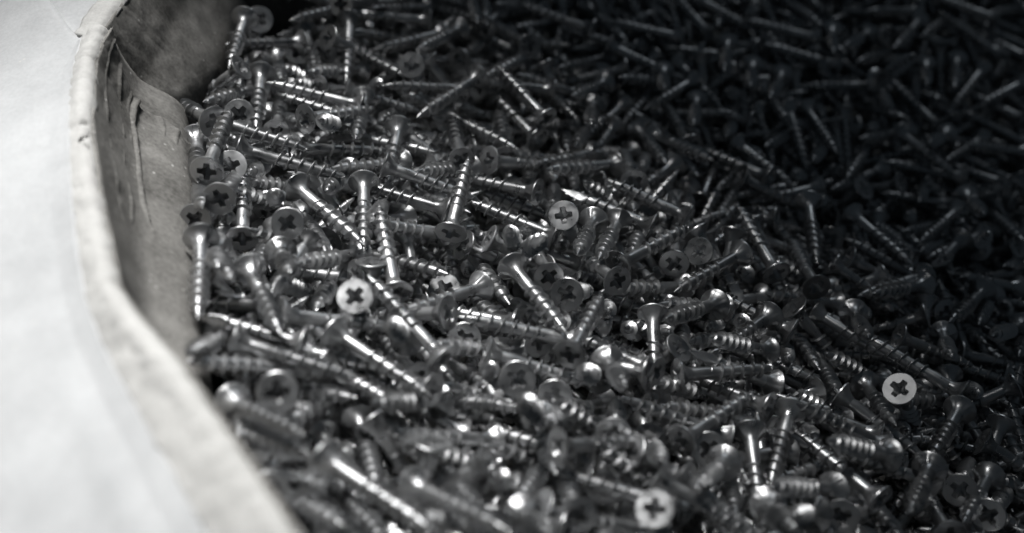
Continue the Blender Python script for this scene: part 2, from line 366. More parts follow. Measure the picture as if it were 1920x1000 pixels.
 (-16.9, -6.3, -0.3, 0.596, -0.792, 0.128, 234, 'screw tip pointing lower right, close upper right of the half hidden pale head'),
 (-0.2, -10.3, 9.1, 0.468, -0.884, -0.009, 117, 'screw with long bright shank running from dark head down to lower right, in the middle'),
 (14.0, -20.8, 8.1, 0.252, 0.754, -0.607, 127, 'screw head with cross recess partly covered by a tilted neighbour, in the middle'),
 (18.2, 14.0, -23.6, 0.032, -0.692, 0.721, 184, 'screw tip pointing upper right, close right of the half covered recessed head'),
 (9.0, 0.7, -1.9, 0.774, 0.4, -0.492, 313, 'screw tip pointing right, close upper left of the dark head in the middle'),
 (13.9, -44.3, 9.4, 0.339, 0.934, -0.112, 8, 'thick threaded screw leaning to upper right from a dark round head, in the middle'),
 (16.4, -34.8, 4.5, -0.963, 0.02, 0.27, 306, 'screw tip pointing left, close upper right of the thick leaning screw'),
 (7.0, -33.4, 3.4, -0.493, 0.818, -0.297, 344, 'screw tip pointing upper left, close upper left of the thick leaning screw'),
 (-6.1, -4.0, -4.8, 0.593, -0.78, 0.199, 5, 'screw tip pointing lower right, close lower left of the long bright shank'),
 (23.3, -14.4, -7.4, -0.578, -0.601, 0.552, 83, 'screw tip pointing left, near lower right of the half covered recessed head'),
 (1.0, -30.9, 6.9, -0.959, 0.284, 0.002, 190, 'screw tip pointing left, near above the soft glinting head'),
 (-15.4, -34.0, 13.8, -0.859, 0.349, -0.374, 195, 'screw tip pointing left, close below the half hidden pale head'),
 (-17.6, -17.2, 7.0, 0.054, 0.527, -0.848, 152, 'pale screw head top half hidden under threads, in the middle'),
 (-11.5, 19.9, -10.5, -0.013, -0.892, 0.453, 267, 'screw tip pointing down, close lower right of the upright screw in the middle'),
 (1.3, -31.9, -1.9, -0.709, -0.446, 0.546, 123, 'screw tip pointing left, close above the soft glinting head'),
 (-11.9, -33.7, 4.6, -0.026, 0.81, -0.586, 333, 'screw showing its round head, near below the half hidden pale head'),
 (-16.2, -50.4, 13.9, -0.66, 0.669, 0.342, 125, 'screw tip pointing upper left, well below the half hidden pale head'),
 (-17.1, -33.5, -2.5, 0.577, -0.771, 0.271, 64, 'screw tip pointing lower right, well below the half hidden pale head'),
 (-7.0, -31.0, -11.8, 0.068, -0.634, 0.77, 11, 'screw tip pointing upper right, close left of the soft glinting head'),
 (-6.6, -42.4, 8.4, 0.941, -0.058, -0.334, 250, 'screw tip pointing right, near upper left of the soft glinting head'),
 (1.2, -52.2, 9.1, 0.067, 0.732, -0.679, 218, 'soft round screw head with one glint in its recess, below the middle'),
 (21.6, -39.1, -3.2, -0.191, -0.662, 0.725, 178, 'small bright cone-shaped screw end standing out among dark ones below the middle'),
 (23.6, -39.2, 1.8, 0.088, -0.841, 0.534, 345, 'screw tip pointing lower right, close upper right of the soft glinting head'),
 (33.6, -42.9, 1.9, -0.892, 0.422, -0.163, 68, 'screw tip pointing left, near right of the soft glinting head'),
 (35.9, -40.0, -0.9, -0.758, 0.643, -0.11, 286, 'screw tip pointing upper left, near right of the soft glinting head'),
 (36.9, -0.1, -26.6, -0.24, -0.633, 0.736, 335, 'screw tip pointing upper left, close lower left of the screw hanging head up'),
 (37.6, -13.7, -4.6, -0.053, -0.984, -0.172, 334, 'screw hanging head up with beaded shank straight down to its point, right of the middle'),
 (46.0, -5.7, -14.8, -0.949, 0.261, 0.18, 258, 'dim screw tip pointing left, close right of the screw hanging head up'),
 (49.1, 8.6, -15.1, -0.727, -0.519, 0.45, 169, 'dim screw tip pointing left, near below the grey recessed head'),
 (33.0, 19.6, -18.2, -0.194, -0.827, 0.527, 314, 'screw tip pointing lower left, close lower right of the long sharp screw'),
 (39.3, 20.2, -26.3, -0.002, -0.803, 0.596, 74, 'screw tip pointing lower right, close upper left of the screw hanging head up'),
 (60.2, 3.1, -18.0, -0.732, -0.478, 0.485, 16, 'dim screw tip pointing left, near lower right of the grey recessed head'),
 (43.7, -24.6, -7.0, -0.601, 0.126, -0.79, 10, 'dim screw tip pointing lower left, near lower right of the screw hanging head up'),
 (54.9, -28.0, -22.1, -0.695, -0.386, 0.607, 257, 'blurred screw tip pointing left, well lower right of the screw hanging head up'),
 (41.7, -36.3, -5.5, 0.962, 0.236, -0.139, 81, 'dim screw tip pointing right, near below the screw hanging head up'),
 (26.5, 2.2, -15.9, -0.052, -0.784, 0.619, 342, 'screw tip pointing down, near right of the half covered recessed head'),
 (5.9, -30.5, -2.8, 0.123, 0.648, -0.752, 260, 'screw showing its round head, close upper right of the soft glinting head'),
 (-18.9, -50.5, 0.5, 0.876, -0.381, 0.295, 341, 'blurred screw tip pointing right, well left of the soft glinting head'),
 (6.7, -58.9, 2.5, -0.154, -0.562, 0.812, 284, 'blurred screw tip pointing upper left, close lower left of the soft head ring'),
 (24.8, -51.0, -6.5, -0.729, -0.483, 0.484, 268, 'blurred screw tip pointing left, near upper right of the level beaded screw'),
 (27.7, -56.4, -8.7, -0.678, -0.15, 0.719, 316, 'blurred screw tip pointing upper left, near right of the level beaded screw'),
 (9.9, -75.1, 11.2, 0.862, 0.379, -0.336, 251, 'straight beaded screw lying level, tip to the right, in the blurred lower middle'),
 (23.4, -65.3, 4.2, 0.122, 0.873, -0.473, 11, 'blurred screw showing its round head, near right of the level beaded screw'),
 (52.5, -52.5, -10.4, -0.901, 0.03, 0.432, 187, 'blurred screw tip pointing left, well upper right of the large ring-like head'),
 (33.2, -55.4, -8.6, -0.019, -0.774, 0.633, 305, 'blurred screw tip pointing lower right, near above the large ring-like head'),
 (27.0, -70.7, 4.7, 0.787, 0.057, -0.614, 43, 'blurred screw tip pointing lower right, well right of the level beaded screw'),
 (30.1, -90.9, 9.6, 0.2, 0.401, -0.894, 14, 'large blurred ring-like screw head near the bottom edge'),
 (30.0, -85.5, -4.7, -0.862, -0.189, 0.469, 148, 'blurred screw tip pointing left, close below the large ring-like head'),
 (13.9, -91.3, 7.7, -0.105, 0.906, -0.411, 112, 'blurred screw showing its round head, well below the level beaded screw'),
 (12.3, -88.9, 0.9, -0.142, 0.905, -0.401, 85, 'blurred screw showing its round head, well left of the large ring-like head'),
 (5.6, -65.4, -8.6, 0.039, -0.902, 0.43, 47, 'blurred screw tip pointing down, close lower left of the level beaded screw'),
 (9.2, -67.1, -1.2, -0.33, -0.858, 0.393, 230, 'blurred screw tip pointing lower left, close lower left of the level beaded screw'),
 (5.4, -53.8, -3.8, 0.14, -0.905, 0.401, 258, 'blurred screw tip pointing down, close lower left of the soft head ring'),
 (17.1, -65.4, -11.7, -0.776, -0.139, 0.616, 57, 'blurred screw tip pointing left, near lower right of the level beaded screw'),
 (16.3, -73.1, 5.2, -0.85, 0.495, -0.178, 84, 'blurred screw tip pointing left, close lower right of the level beaded screw'),
 (-4.6, -82.4, 13.9, -0.873, -0.088, -0.481, 114, 'blurred screw tip pointing lower left, well left of the level beaded screw'),
 (-1.1, -58.4, -6.3, -0.302, -0.799, 0.52, 173, 'blurred screw tip pointing lower left, near left of the level beaded screw'),
 (-4.6, -69.8, -2.8, -0.609, -0.35, 0.711, 21, 'blurred screw tip pointing left, well left of the level beaded screw'),
 (-3.8, -99.8, 14.8, -0.441, 0.841, -0.313, 123, 'blurred screw tip pointing upper left, well lower right of the large blurred cone'),
 (35.4, -81.7, -1.0, -0.96, 0.212, 0.185, 27, 'blurred screw tip pointing left, close right of the large ring-like head'),
 (31.9, -78.2, 5.1, 0.847, -0.449, -0.285, 53, 'blurred screw tip pointing lower right, close above the large ring-like head'),
 (2.2, -95.1, 12.6, 0.179, -0.722, 0.668, 28, 'blurred screw tip pointing lower right, well lower left of the level beaded screw'),
 (11.8, -95.3, 8.4, -0.92, 0.361, -0.151, 128, 'blurred screw tip pointing left, well below the level beaded screw'),
 (20.7, -76.4, -1.4, 0.056, 0.889, -0.455, 353, 'blurred screw showing its round head, near left of the large ring-like head'),
 (26.7, -67.3, -3.0, 0.019, 0.627, -0.779, 2, 'blurred screw showing its round head, near upper left of the large ring-like head'),
 (10.0, -54.8, 5.6, 0.098, 0.727, -0.68, 18, 'soft screw head ring below the head with one glint, lower middle'),
 (-16.9, -80.8, 19.4, -0.179, -0.398, -0.9, 252, 'blurred screw tip pointing down, near upper right of the large blurred cone'),
 (5.9, -88.5, 7.3, 0.791, -0.045, -0.61, 263, 'blurred screw tip pointing lower right, near below the level beaded screw'),
 (-3.1, -66.8, -11.2, 0.051, -0.607, 0.793, 349, 'blurred screw tip pointing upper right, well lower left of the level beaded screw'),
 (39.3, -75.9, -10.5, -0.697, 0.1, 0.71, 326, 'blurred screw tip pointing upper left, close right of the large ring-like head'),
 (-4.8, -91.9, 5.4, -0.529, -0.485, 0.696, 95, 'blurred screw tip pointing left, well lower right of the large blurred cone'),
 (83.0, 63.1, -16.2, -0.776, 0.63, 0.002, 343, 'dim screw tip pointing upper left, well above the thin dim screw'),
 (77.0, 15.4, -15.6, -0.287, 0.948, 0.136, 135, 'thin beaded screw leaning to upper left from its head, in the dark area'),
 (94.2, 56.0, -19.6, -0.086, -0.996, -0.036, 129, 'dim screw tip pointing down, well upper right of the thin dim screw'),
 (88.8, 13.6, -19.5, -0.123, 0.988, -0.093, 25, 'dim screw tip pointing upper left, near right of the thin dim screw'),
 (53.4, 15.2, -7.0, 0.243, 0.572, -0.783, 233, 'round grey screw head with cross recess at the edge of the dark area'),
 (67.3, 20.5, -12.0, -0.746, -0.662, 0.067, 145, 'dim screw tip pointing lower left, near upper left of the thin dim screw'),
 (126.2, 29.1, -28.3, -0.832, -0.521, 0.191, 292, 'dim screw tip pointing left, well above the brightest white head'),
 (124.5, 24.4, -27.8, -0.731, -0.566, 0.382, 310, 'dim screw tip pointing left, far right of the thin dim screw'),
 (146.2, 30.1, -35.3, -0.644, -0.74, 0.192, 182, 'dim screw tip pointing lower left, far upper right of the brightest white head'),
 (55.9, -5.1, -9.3, -0.552, -0.694, 0.462, 347, 'dim screw tip pointing left, near right of the screw hanging head up'),
 (78.8, -4.5, -20.5, -0.84, 0.525, 0.134, 346, 'dim screw tip pointing upper left, near below the thin dim screw'),
 (71.7, -4.0, -14.4, -0.645, -0.741, 0.187, 79, 'dim screw tip pointing lower left, near below the thin dim screw'),
 (65.1, -5.0, -21.6, -0.674, -0.567, 0.473, 149, 'dim screw tip pointing left, well lower left of the thin dim screw'),
 (77.8, 17.5, -37.9, -0.088, -0.835, 0.543, 216, 'dim screw tip pointing lower right, near below the thin dim screw'),
 (80.4, 5.0, -19.4, 0.643, -0.276, -0.715, 85, 'dim screw tip pointing lower right, near lower right of the thin dim screw'),
 (76.1, 36.3, -36.2, -0.311, -0.646, 0.697, 283, 'dim screw tip pointing upper left, close left of the thin dim screw'),
 (113.5, 36.5, -44.6, -0.071, -0.814, 0.577, 270, 'dim screw tip pointing lower right, well above the brightest white head'),
 (99.4, 8.6, -24.7, -0.122, -0.878, 0.462, 146, 'dim screw tip pointing lower right, well lower right of the thin dim screw'),
 (125.7, 31.9, -31.3, -0.839, 0.503, 0.208, 76, 'dim screw tip pointing upper left, well above the brightest white head'),
 (122.3, -23.5, -25.6, -0.777, 0.612, 0.148, 141, 'blurred screw tip pointing upper left, near right of the brightest white head'),
 (100.9, 46.9, -28.2, 0.383, 0.793, -0.474, 244, 'dim screw showing its round head, near upper right of the thin dim screw'),
 (72.2, 60.8, -13.7, 0.869, -0.031, -0.494, 173, 'dim screw tip pointing lower right, well upper right of the grey recessed head'),
 (58.4, 31.2, -39.2, -0.046, -0.662, 0.748, 101, 'dim screw tip pointing upper right, near below the grey recessed head'),
 (128.1, 10.0, -34.6, -0.254, -0.843, 0.475, 221, 'dim screw tip pointing down, well upper right of the brightest white head'),
 (155.1, 18.3, -39.4, -0.609, -0.638, 0.471, 310, 'dim screw tip pointing left, far upper right of the brightest white head'),
 (69.8, -14.5, -18.1, -0.666, -0.441, 0.602, 169, 'dim screw tip pointing left, well below the thin dim screw'),
 (100.5, -33.0, -13.6, 0.412, 0.32, -0.853, 141, 'brightest round white screw head with black cross recess, alone in the dark'),
 (40.1, -60.0, -3.7, 0.72, 0.681, -0.132, 21, 'blurred screw tip pointing upper right, well above the large ring-like head'),
 (64.9, -42.9, -10.5, -0.781, 0.612, -0.121, 67, 'blurred screw tip pointing left, far left of the brightest white head'),
 (70.6, -41.2, -12.6, -0.343, -0.939, -0.031, 281, 'blurred screw tip pointing down, well left of the brightest white head'),
 (58.5, -50.7, -10.1, -0.03, -0.998, -0.053, 59, 'blurred screw tip pointing down, far upper right of the large ring-like head'),
 (87.6, -68.6, -15.3, -0.601, 0.799, 0.015, 116, 'blurred screw tip pointing upper left, well below the brightest white head'),
 (95.1, -41.3, -23.1, -0.91, 0.383, 0.162, 59, 'blurred screw tip pointing left, near lower left of the brightest white head'),
 (95.0, -46.0, -21.6, -0.879, 0.137, 0.456, 94, 'blurred screw tip pointing upper left, near below the brightest white head'),
 (76.9, -66.0, -14.2, -0.688, -0.443, 0.574, 329, 'blurred screw tip pointing left, well lower left of the brightest white head'),
 (58.7, -76.0, -7.6, -0.031, -0.755, 0.655, 159, 'blurred screw tip pointing lower right, well right of the large ring-like head'),
 (50.2, -64.1, -6.6, -0.37, -0.735, 0.569, 318, 'blurred screw tip pointing lower left, well upper right of the large ring-like head'),
 (47.2, -59.7, -7.2, 0.031, 0.72, -0.693, 314, 'blurred screw showing its round head, well upper right of the large ring-like head'),
 (37.6, -74.9, 1.5, 0.769, -0.585, -0.256, 232, 'blurred screw tip pointing lower right, near upper right of the large ring-like head'),
 (95.0, -50.0, -20.2, -0.703, -0.368, 0.608, 23, 'blurred screw tip pointing left, near below the brightest white head'),
 (107.8, -51.1, -29.5, -0.9, -0.015, 0.435, 269, 'blurred screw tip pointing left, well below the brightest white head'),
 (120.6, -28.1, -26.5, -0.551, -0.818, 0.165, 359, 'blurred screw tip pointing lower left, near right of the brightest white head'),
 (104.0, -54.7, -19.4, -0.456, -0.8, 0.39, 235, 'blurred screw tip pointing lower left, well below the brightest white head'),
 (107.0, -68.8, -28.2, -0.026, 0.964, -0.263, 180, 'blurred screw tip pointing upper left, far below the brightest white head'),
 (89.4, -49.3, -32.9, 0.127, -0.92, 0.372, 238, 'blurred screw tip pointing lower right, well lower left of the brightest white head'),
 (75.4, -57.8, -26.1, -0.058, -0.888, 0.456, 127, 'blurred screw tip pointing lower right, far lower left of the brightest white head'),
 (98.4, -15.8, -29.8, 0.002, -0.914, 0.407, 336, 'blurred screw tip pointing lower right, close left of the brightest white head'),
 (121.3, -19.9, -31.1, -0.815, -0.421, 0.398, 219, 'blurred screw tip pointing left, near right of the brightest white head'),
 (109.9, -0.5, -38.3, 0.44, -0.873, 0.212, 83, 'dim screw tip pointing lower right, close upper left of the brightest white head'),
 (137.8, 4.9, -51.3, -0.256, -0.73, 0.634, 156, 'blurred screw tip pointing lower right, near right of the brightest white head'),
 (124.5, -36.8, -29.5, 0.843, -0.417, -0.34, 188, 'blurred screw tip pointing lower right, well lower right of the brightest white head'),
 (69.9, -26.0, -19.5, -0.817, -0.143, 0.559, 106, 'blurred screw tip pointing left, well below the thin dim screw'),
 (74.5, -7.5, -39.3, -0.213, -0.544, 0.811, 320, 'blurred screw tip pointing up, well below the thin dim screw'),
 (104.8, -10.6, -34.1, -0.735, -0.216, 0.642, 313, 'dim screw tip pointing upper left, close left of the brightest white head'),
 (52.5, -57.1, -17.8, -0.069, -0.886, 0.459, 28, 'blurred screw tip pointing down, well upper right of the large ring-like head'),
 (77.6, -72.9, -16.1, 0.253, 0.824, -0.507, 251, 'blurred screw showing its round head, far lower left of the brightest white head'),
 (82.4, -66.7, -17.7, 0.548, 0.605, -0.578, 298, 'blurred screw showing its round head, well below the brightest white head'),
 (70.1, -75.4, -11.7, -0.38, -0.587, 0.715, 220, 'blurred screw tip pointing left, far lower left of the brightest white head'),
 (59.5, -38.8, -18.2, -0.834, -0.292, 0.467, 176, 'blurred screw tip pointing left, far upper right of the large ring-like head'),
 (112.9, -55.9, -26.8, 0.423, 0.766, -0.484, 49, 'blurred screw showing its round head, well lower right of the brightest white head'),
 (118.3, -62.8, -28.0, 0.518, 0.69, -0.506, 161, 'blurred screw showing its round head, far lower right of the brightest white head'),
]
# the many more between and below them: head top in tenths of a millimetre, heading and rise of the tip in degrees
HEAP = [
-102,1337,132,-86,4,-146,1297,143,-83,7,-339,1315,169,-10,-19,427,1212,-29,163,10,268,1457,12,-63,0,600,1269,-12,174,11,516,1079,-37,-96,19,311,1001,-32,-119,19,576,1126,-113,-149,23,
623,1073,-66,-134,1,57,995,116,121,-9,107,1401,22,-134,27,278,1172,71,157,9,329,1175,12,-17,-18,244,-765,-90,-109,31,1811,1434,-177,145,23,1737,1369,-195,-129,-10,1961,1654,-393,-108,36,
1305,1223,-152,-73,48,1302,1247,-196,-165,10,1521,1104,-279,122,14,950,1031,-145,-84,-15,1028,1083,-184,-79,0,1268,1034,-285,-120,2,1412,1098,-294,-146,15,885,1132,-140,-77,-1,995,1047,-249,-125,16,
764,1284,-43,-101,11,844,1194,-83,-102,16,949,1178,-109,-110,13,1170,1436,-77,-102,13,1111,1411,-95,-180,16,1517,1357,-177,-107,16,1529,1556,-103,-124,3,625,990,-97,-100,15,1876,1308,-217,-150,-7,
1835,1060,-358,-161,20,1347,1023,-240,-50,-12,1855,1104,-349,156,17,1533,1056,-279,-123,24,1184,1303,-146,171,13,1005,1664,-49,-63,0,1817,1541,-89,153,9,1323,1484,-118,-124,16,742,813,-148,-50,-8,
1340,1275,-220,-98,12,1644,1401,-180,-109,9,1536,1623,-97,-152,15,675,1523,11,-30,-16,1992,1617,-197,-179,22,1611,377,-409,-174,20,1161,700,-250,155,-54,1306,767,-277,152,-32,1457,637,-411,-131,21,
1102,593,-275,-65,2,1401,815,-473,-121,39,1539,776,-343,-99,25,1514,527,-366,-112,48,1664,563,-387,136,-41,1627,795,-404,-84,14,2199,2016,-60,-133,33,971,367,-348,135,27,-217,1365,132,10,-7,
2482,1640,-128,153,-9,1155,1303,-216,-121,0,874,1638,-46,-88,-17,1649,-162,-427,-85,-20,1092,1474,-141,-35,-14,114,-1167,-17,-9,-11,577,1617,108,170,-1,562,1979,79,-52,21,2233,1978,63,-135,-16,
987,1944,146,-169,-7,880,-793,-209,-111,-4,1615,1761,-89,175,33,-488,660,83,-112,6,2366,1759,2,108,-1,576,-1171,-107,-146,9,1121,1807,160,-115,-58,1443,-399,-485,99,26,2232,1949,115,151,2,
504,-1059,-125,-14,-15,60,1689,99,-127,9,579,734,-104,103,-2,1254,2007,45,-66,0,786,-274,-328,-94,37,785,1210,-107,-144,-16,1289,-1071,-276,83,-36,1596,-90,-527,-39,11,-166,712,-15,3,-7,
459,-829,-108,-11,-2,1183,-810,-296,-40,-9,1697,829,-333,136,-6,668,-431,-188,-9,-25,142,1493,25,6,19,31,-1362,100,144,1,-98,-1185,-79,-27,37,2043,1166,-399,130,34,546,306,-235,53,12,
1837,2044,54,-157,33,2351,1609,-243,-21,-12,1813,2056,195,-93,-50,1434,1967,224,-110,-72,528,-1361,-125,107,1,1699,1684,-124,-131,-1,1745,1881,89,134,24,1175,1151,-274,-130,10,2288,587,-594,168,12,
2114,1569,-147,-48,-41,814,-818,-213,-143,4,509,1224,-61,-138,-12,1873,221,-476,-21,-18,1979,1755,-154,163,49,1193,-141,-415,-139,31,1925,1262,-444,-1,27,1832,1621,-175,-34,-10,2035,1745,-138,-148,10,
2206,1238,-450,-80,-11,337,1698,79,17,18,1546,1471,-189,-141,-18,1942,1450,-208,130,3,898,1541,-33,-123,-23,1537,-875,-491,156,42,574,-954,-129,-167,20,1917,1594,-236,-121,-1,1066,-868,-315,-103,27,
1622,-584,-384,126,-5,1275,-1159,-319,43,-19,1601,-873,-464,126,19,1143,16,-352,156,16,451,-880,-198,-109,32,858,1057,-173,-86,-13,275,-1036,-137,-162,39,2410,1786,-86,-142,-23,1991,1133,-452,-137,22,
606,590,-225,69,7,2292,2160,278,13,5,704,1787,16,-7,13,1992,407,-512,-165,2,507,208,-173,47,-2,2518,1276,-399,150,1,1260,1186,-332,166,43,-368,1009,-2,44,28,784,1641,-65,-99,7,524,682,-140,-131,2,
1425,1719,-79,-144,-3,-182,-1156,125,-56,-32,391,1080,-24,-168,-7,1457,13,-433,-25,0,2275,690,-533,123,1,-171,-1021,66,-90,3,2020,2106,198,-112,-32,1407,404,-386,118,4,1122,1892,153,2,-15,
2294,2072,141,-167,4,2580,1916,-21,158,29,1224,1444,-130,152,14,-487,-13,103,63,-4,967,285,-225,-31,-21,1462,1020,-296,-167,-10,2420,2066,14,-163,50,2161,1209,-360,108,-3,1102,-998,-358,171,47,
2017,1909,128,138,4,1720,1153,-369,-168,7,1227,-1077,-341,108,11,35,-1003,-3,-116,16,1851,1169,-290,141,7,2083,1680,-272,-171,52,1916,1310,-324,-60,-11,-60,1232,-32,-29,18,2219,1720,-70,133,18,
1955,339,-539,-173,17,1767,395,-444,60,-13,1728,1070,-430,-91,3,366,1812,167,-34,-32,740,450,-241,-18,-14,1985,1028,-436,-58,-15,1566,838,-487,-173,49,-438,-1065,199,-60,-24,1161,1973,233,-154,-28,
2190,1302,-504,-119,34,639,-1310,-172,93,21,1729,-328,-479,-125,-1,1394,-253,-509,71,35,860,-902,-328,-55,35,2162,754,-542,165,25,1894,795,-562,7,22,1983,950,-381,-151,-15,1162,1590,-46,92,27,
1007,1243,-119,-85,-42,1658,1501,-172,167,10,2090,1147,-428,-61,-1,851,1026,-243,-55,1,2116,1759,-178,-103,-4,2295,1675,-281,25,49,1475,733,-426,-142,20,141,1504,139,13,-24,847,1738,-19,-134,19,
1622,-399,-381,-38,-28,753,-766,-281,5,5,1377,-874,-330,142,10,420,864,-131,-75,9,1381,88,-443,108,32,1084,1579,-150,-60,7,2369,1581,-177,-179,-10,2313,1775,-149,-9,10,2154,349,-642,113,34,
1306,1651,-123,-100,-9,1058,1315,-193,125,22,1231,-1040,-236,-169,-2,2323,2049,231,152,5,1447,2062,132,-130,4,1580,1065,-355,-35,-10,39,1170,-94,-51,23,223,1557,52,24,-2,2121,1016,-455,155,23,
975,2021,85,-47,7,1154,-1014,-411,-78,42,-335,540,88,-34,-24,2290,929,-563,178,30,1416,266,-389,-85,-18,144,1570,93,-147,4,1415,-1143,-374,87,6,906,-685,-320,-14,14,1536,-71,-428,-84,-10,
455,1499,39,10,-24,817,1777,157,162,-25,212,-1440,-45,64,12,1461,940,-390,-114,18,310,1120,-62,-94,-4,1917,1763,-3,-175,-28,2149,977,-549,76,35,2489,1383,-331,127,5,421,-947,-95,-143,5,
1156,-457,-408,25,9,1447,1183,-315,102,27,391,1483,106,-39,-52,1024,327,-241,-8,-26,377,1759,51,-157,20,1658,348,-502,-68,16,2631,1843,-108,153,32,658,639,-266,11,8,169,1670,21,-132,26,
887,-343,-330,-1,4,2493,1363,-500,-137,25,1489,2011,54,-62,-10,1502,2021,122,-69,-14,2226,2142,262,-15,-30,1647,1822,-25,6,23,2280,1683,-70,92,17,1731,-706,-522,149,30,-117,-1435,30,133,24,
1914,1356,-406,-78,9,622,-259,-238,-14,0,2183,2108,103,-153,25,487,-1037,-26,-138,-27,1268,-31,-384,-101,4,1927,633,-572,-133,27,2215,1663,-158,158,21,901,349,-274,-169,13,1302,1606,8,107,-6,
1013,714,-258,-154,6,1844,290,-605,-80,30,685,1566,-23,117,44,232,-1111,40,146,-28,2622,2146,89,-140,15,628,1604,22,-87,-18,-515,-132,12,-107,47,2122,257,-503,136,-16,812,942,-151,155,3,
1335,1216,-342,-113,28,430,1584,108,-124,-39,1474,-769,-372,148,11,1932,1249,-275,-172,-38,1802,462,-616,90,50,2328,1740,-293,-33,33,630,-915,-273,-29,26,1609,1828,-50,171,34,1664,675,-473,-11,2,
2284,1396,-279,-177,-17,1613,252,-453,-119,18,1758,629,-530,83,38,1541,2108,146,-28,12,1594,1868,135,140,9,638,810,-211,159,27,1792,96,-504,176,13,2141,1972,72,-177,-3,1316,344,-371,-27,-22,
208,239,-194,61,33,0,907,-78,-7,11,1118,-934,-258,165,4,1413,-444,-417,108,14,239,1127,-93,151,33,563,1237,-135,4,17,757,1794,87,-6,5,703,-500,-190,-162,14,-198,-1429,138,51,-21,2018,1924,-52,-121,0,
1807,1409,-333,122,44,-58,-911,-94,-139,61,-616,-51,56,46,16,1825,1889,45,-30,-22,-320,-683,128,-46,-32,941,-1122,-173,167,-10,269,254,-89,-44,-21,686,1721,-9,-61,5,1690,1103,-325,-139,2,
266,-1053,-27,-63,3,1771,276,-584,-73,28,1616,2008,2,-41,15,872,-463,-235,-151,8,-59,-984,56,-62,3,2488,1200,-557,-149,31,1245,1419,-283,-133,37,-604,202,102,65,-3,1488,1621,-116,-170,11,
1290,-715,-297,164,-5,476,1689,121,12,-23,463,1328,-77,-155,11,532,1105,-212,46,42,1968,2187,175,-131,11,2027,1598,-271,-24,4,821,-867,-124,-173,-21,419,1749,36,10,22,1259,135,-389,127,18,
1112,14,-274,-8,-21,2212,726,-545,-173,20,2052,1301,-384,-2,-8,1134,-645,-345,-6,-12,2381,1857,-133,-159,29,1333,-280,-320,-121,-14,916,1646,23,148,13,1660,1354,-213,-14,-35,1389,-896,-467,9,14,
1382,1947,-39,-99,15,504,867,-193,-69,9,700,-915,-156,-78,4,1932,1883,-32,-122,-16,1759,1259,-356,108,33,1792,972,-398,-75,-27,1507,-95,-511,-100,32,2466,2050,23,-134,13,808,903,-276,91,40,
777,1039,-205,-107,20,1982,12,-517,125,6,1847,777,-556,-42,21,2575,1794,-16,143,-9,1466,1301,-319,66,50,2686,2112,201,-158,-7,405,-1147,-167,-31,14,-108,1006,6,-37,-11,406,365,-224,21,12,
1204,640,-325,-96,-12,2056,1366,-277,-178,-2,-43,337,-97,127,32,496,1110,-114,-118,0,2333,1257,-342,72,-10,1705,1659,-66,-70,-54,2156,1731,-103,123,22,-300,183,22,-128,30,-621,-22,142,-91,19,
-31,-275,-55,-85,16,-515,547,60,-21,3,873,-1134,-290,-16,17,1016,-1314,-165,121,-16,1210,1618,-181,29,49,2078,1524,-240,-47,-28,1747,-615,-400,-158,-8,258,1272,-59,25,18,2214,1547,-364,3,36,
333,377,-202,44,26,2400,1344,-474,-132,12,2550,2021,16,179,37,-269,320,93,-32,-37,351,1755,123,-144,5,207,-1200,27,-123,-13,-145,-1313,33,-18,5,234,-358,-153,-121,32,905,1855,115,-180,-6,
1947,-37,-469,178,-23,576,-1192,-175,-11,1,1811,807,-420,-24,-22,-353,61,11,21,1,168,-1151,19,-104,1,103,-840,-75,-126,41,1162,2065,119,-82,-5,565,1468,-26,14,-13,544,-656,-182,-169,35,
1679,816,-515,-38,16,1764,590,-500,-142,29,1841,97,-631,-63,31,886,97,-257,-44,-4,30,343,-75,-90,19,-227,1320,90,-22,-16,1356,1886,189,114,-8,1869,938,-524,-63,18,1954,1409,-386,4,29,
1741,2019,41,-155,20,1420,1970,49,-168,36,1543,1663,-214,-112,19,2432,1710,-323,-149,49,1553,604,-369,-147,4,381,977,-100,-126,-2,949,-1273,-284,43,9,664,314,-123,-108,-36,753,711,-234,-116,6,
1820,-453,-578,111,35,1164,1535,-59,130,19,-696,-511,110,37,20,1708,-39,-486,-61,-15,13,1542,56,-94,2,2300,1884,-86,12,48,1283,917,-330,-141,9,2477,1081,-478,-177,-13,684,1077,-217,19,12,
-314,-902,26,-96,29,1823,-110,-553,119,25,-391,308,10,-159,31,2403,1644,-285,-81,-4,-248,-1055,-33,-109,57,2203,1076,-448,-73,-10,1819,1149,-450,-75,16,2439,1398,-341,152,8,867,-287,-200,-41,-13,
1472,1328,-181,-87,-48,2184,2060,264,152,-10,1407,1321,-368,-127,42,2654,1757,-60,158,2,190,1552,-53,8,40,1518,346,-410,-120,18,2625,1731,-160,-175,14,857,117,-294,127,21,1760,1956,56,-96,-29,
1158,1081,-185,-89,-34,879,1308,-81,151,-2,163,-1390,-23,61,12,-228,-1254,47,149,23,665,-766,-179,-166,9,-120,-603,-13,171,38,-795,261,181,30,0,1656,438,-389,166,-23,2410,2107,88,2,41,
1234,1442,-212,-81,-3,1484,-191,-500,-90,32,2163,477,-582,108,25,-174,971,74,70,-11,711,82,-341,-119,51,1492,-781,-328,-74,-28,270,-738,-46,74,-25,915,-226,-366,-163,44,801,828,-229,-125,6,
347,1534,-17,-58,-3,1453,462,-430,-22,-5,48,-1103,-79,-75,28,304,-979,-42,163,-3,370,515,-202,-152,45,2319,2193,233,-11,19,-353,-624,61,-75,13,-37,-1113,-48,-5,10,200,114,-94,162,12,
2153,2052,80,-20,7,-448,-1146,221,-25,-21,1956,508,-470,-139,-22,1951,1074,-519,-48,15,-109,-1407,154,151,-4,1761,14,-572,111,27,50,-453,-88,-160,37,2006,781,-545,-33,1,-747,644,74,-57,23,
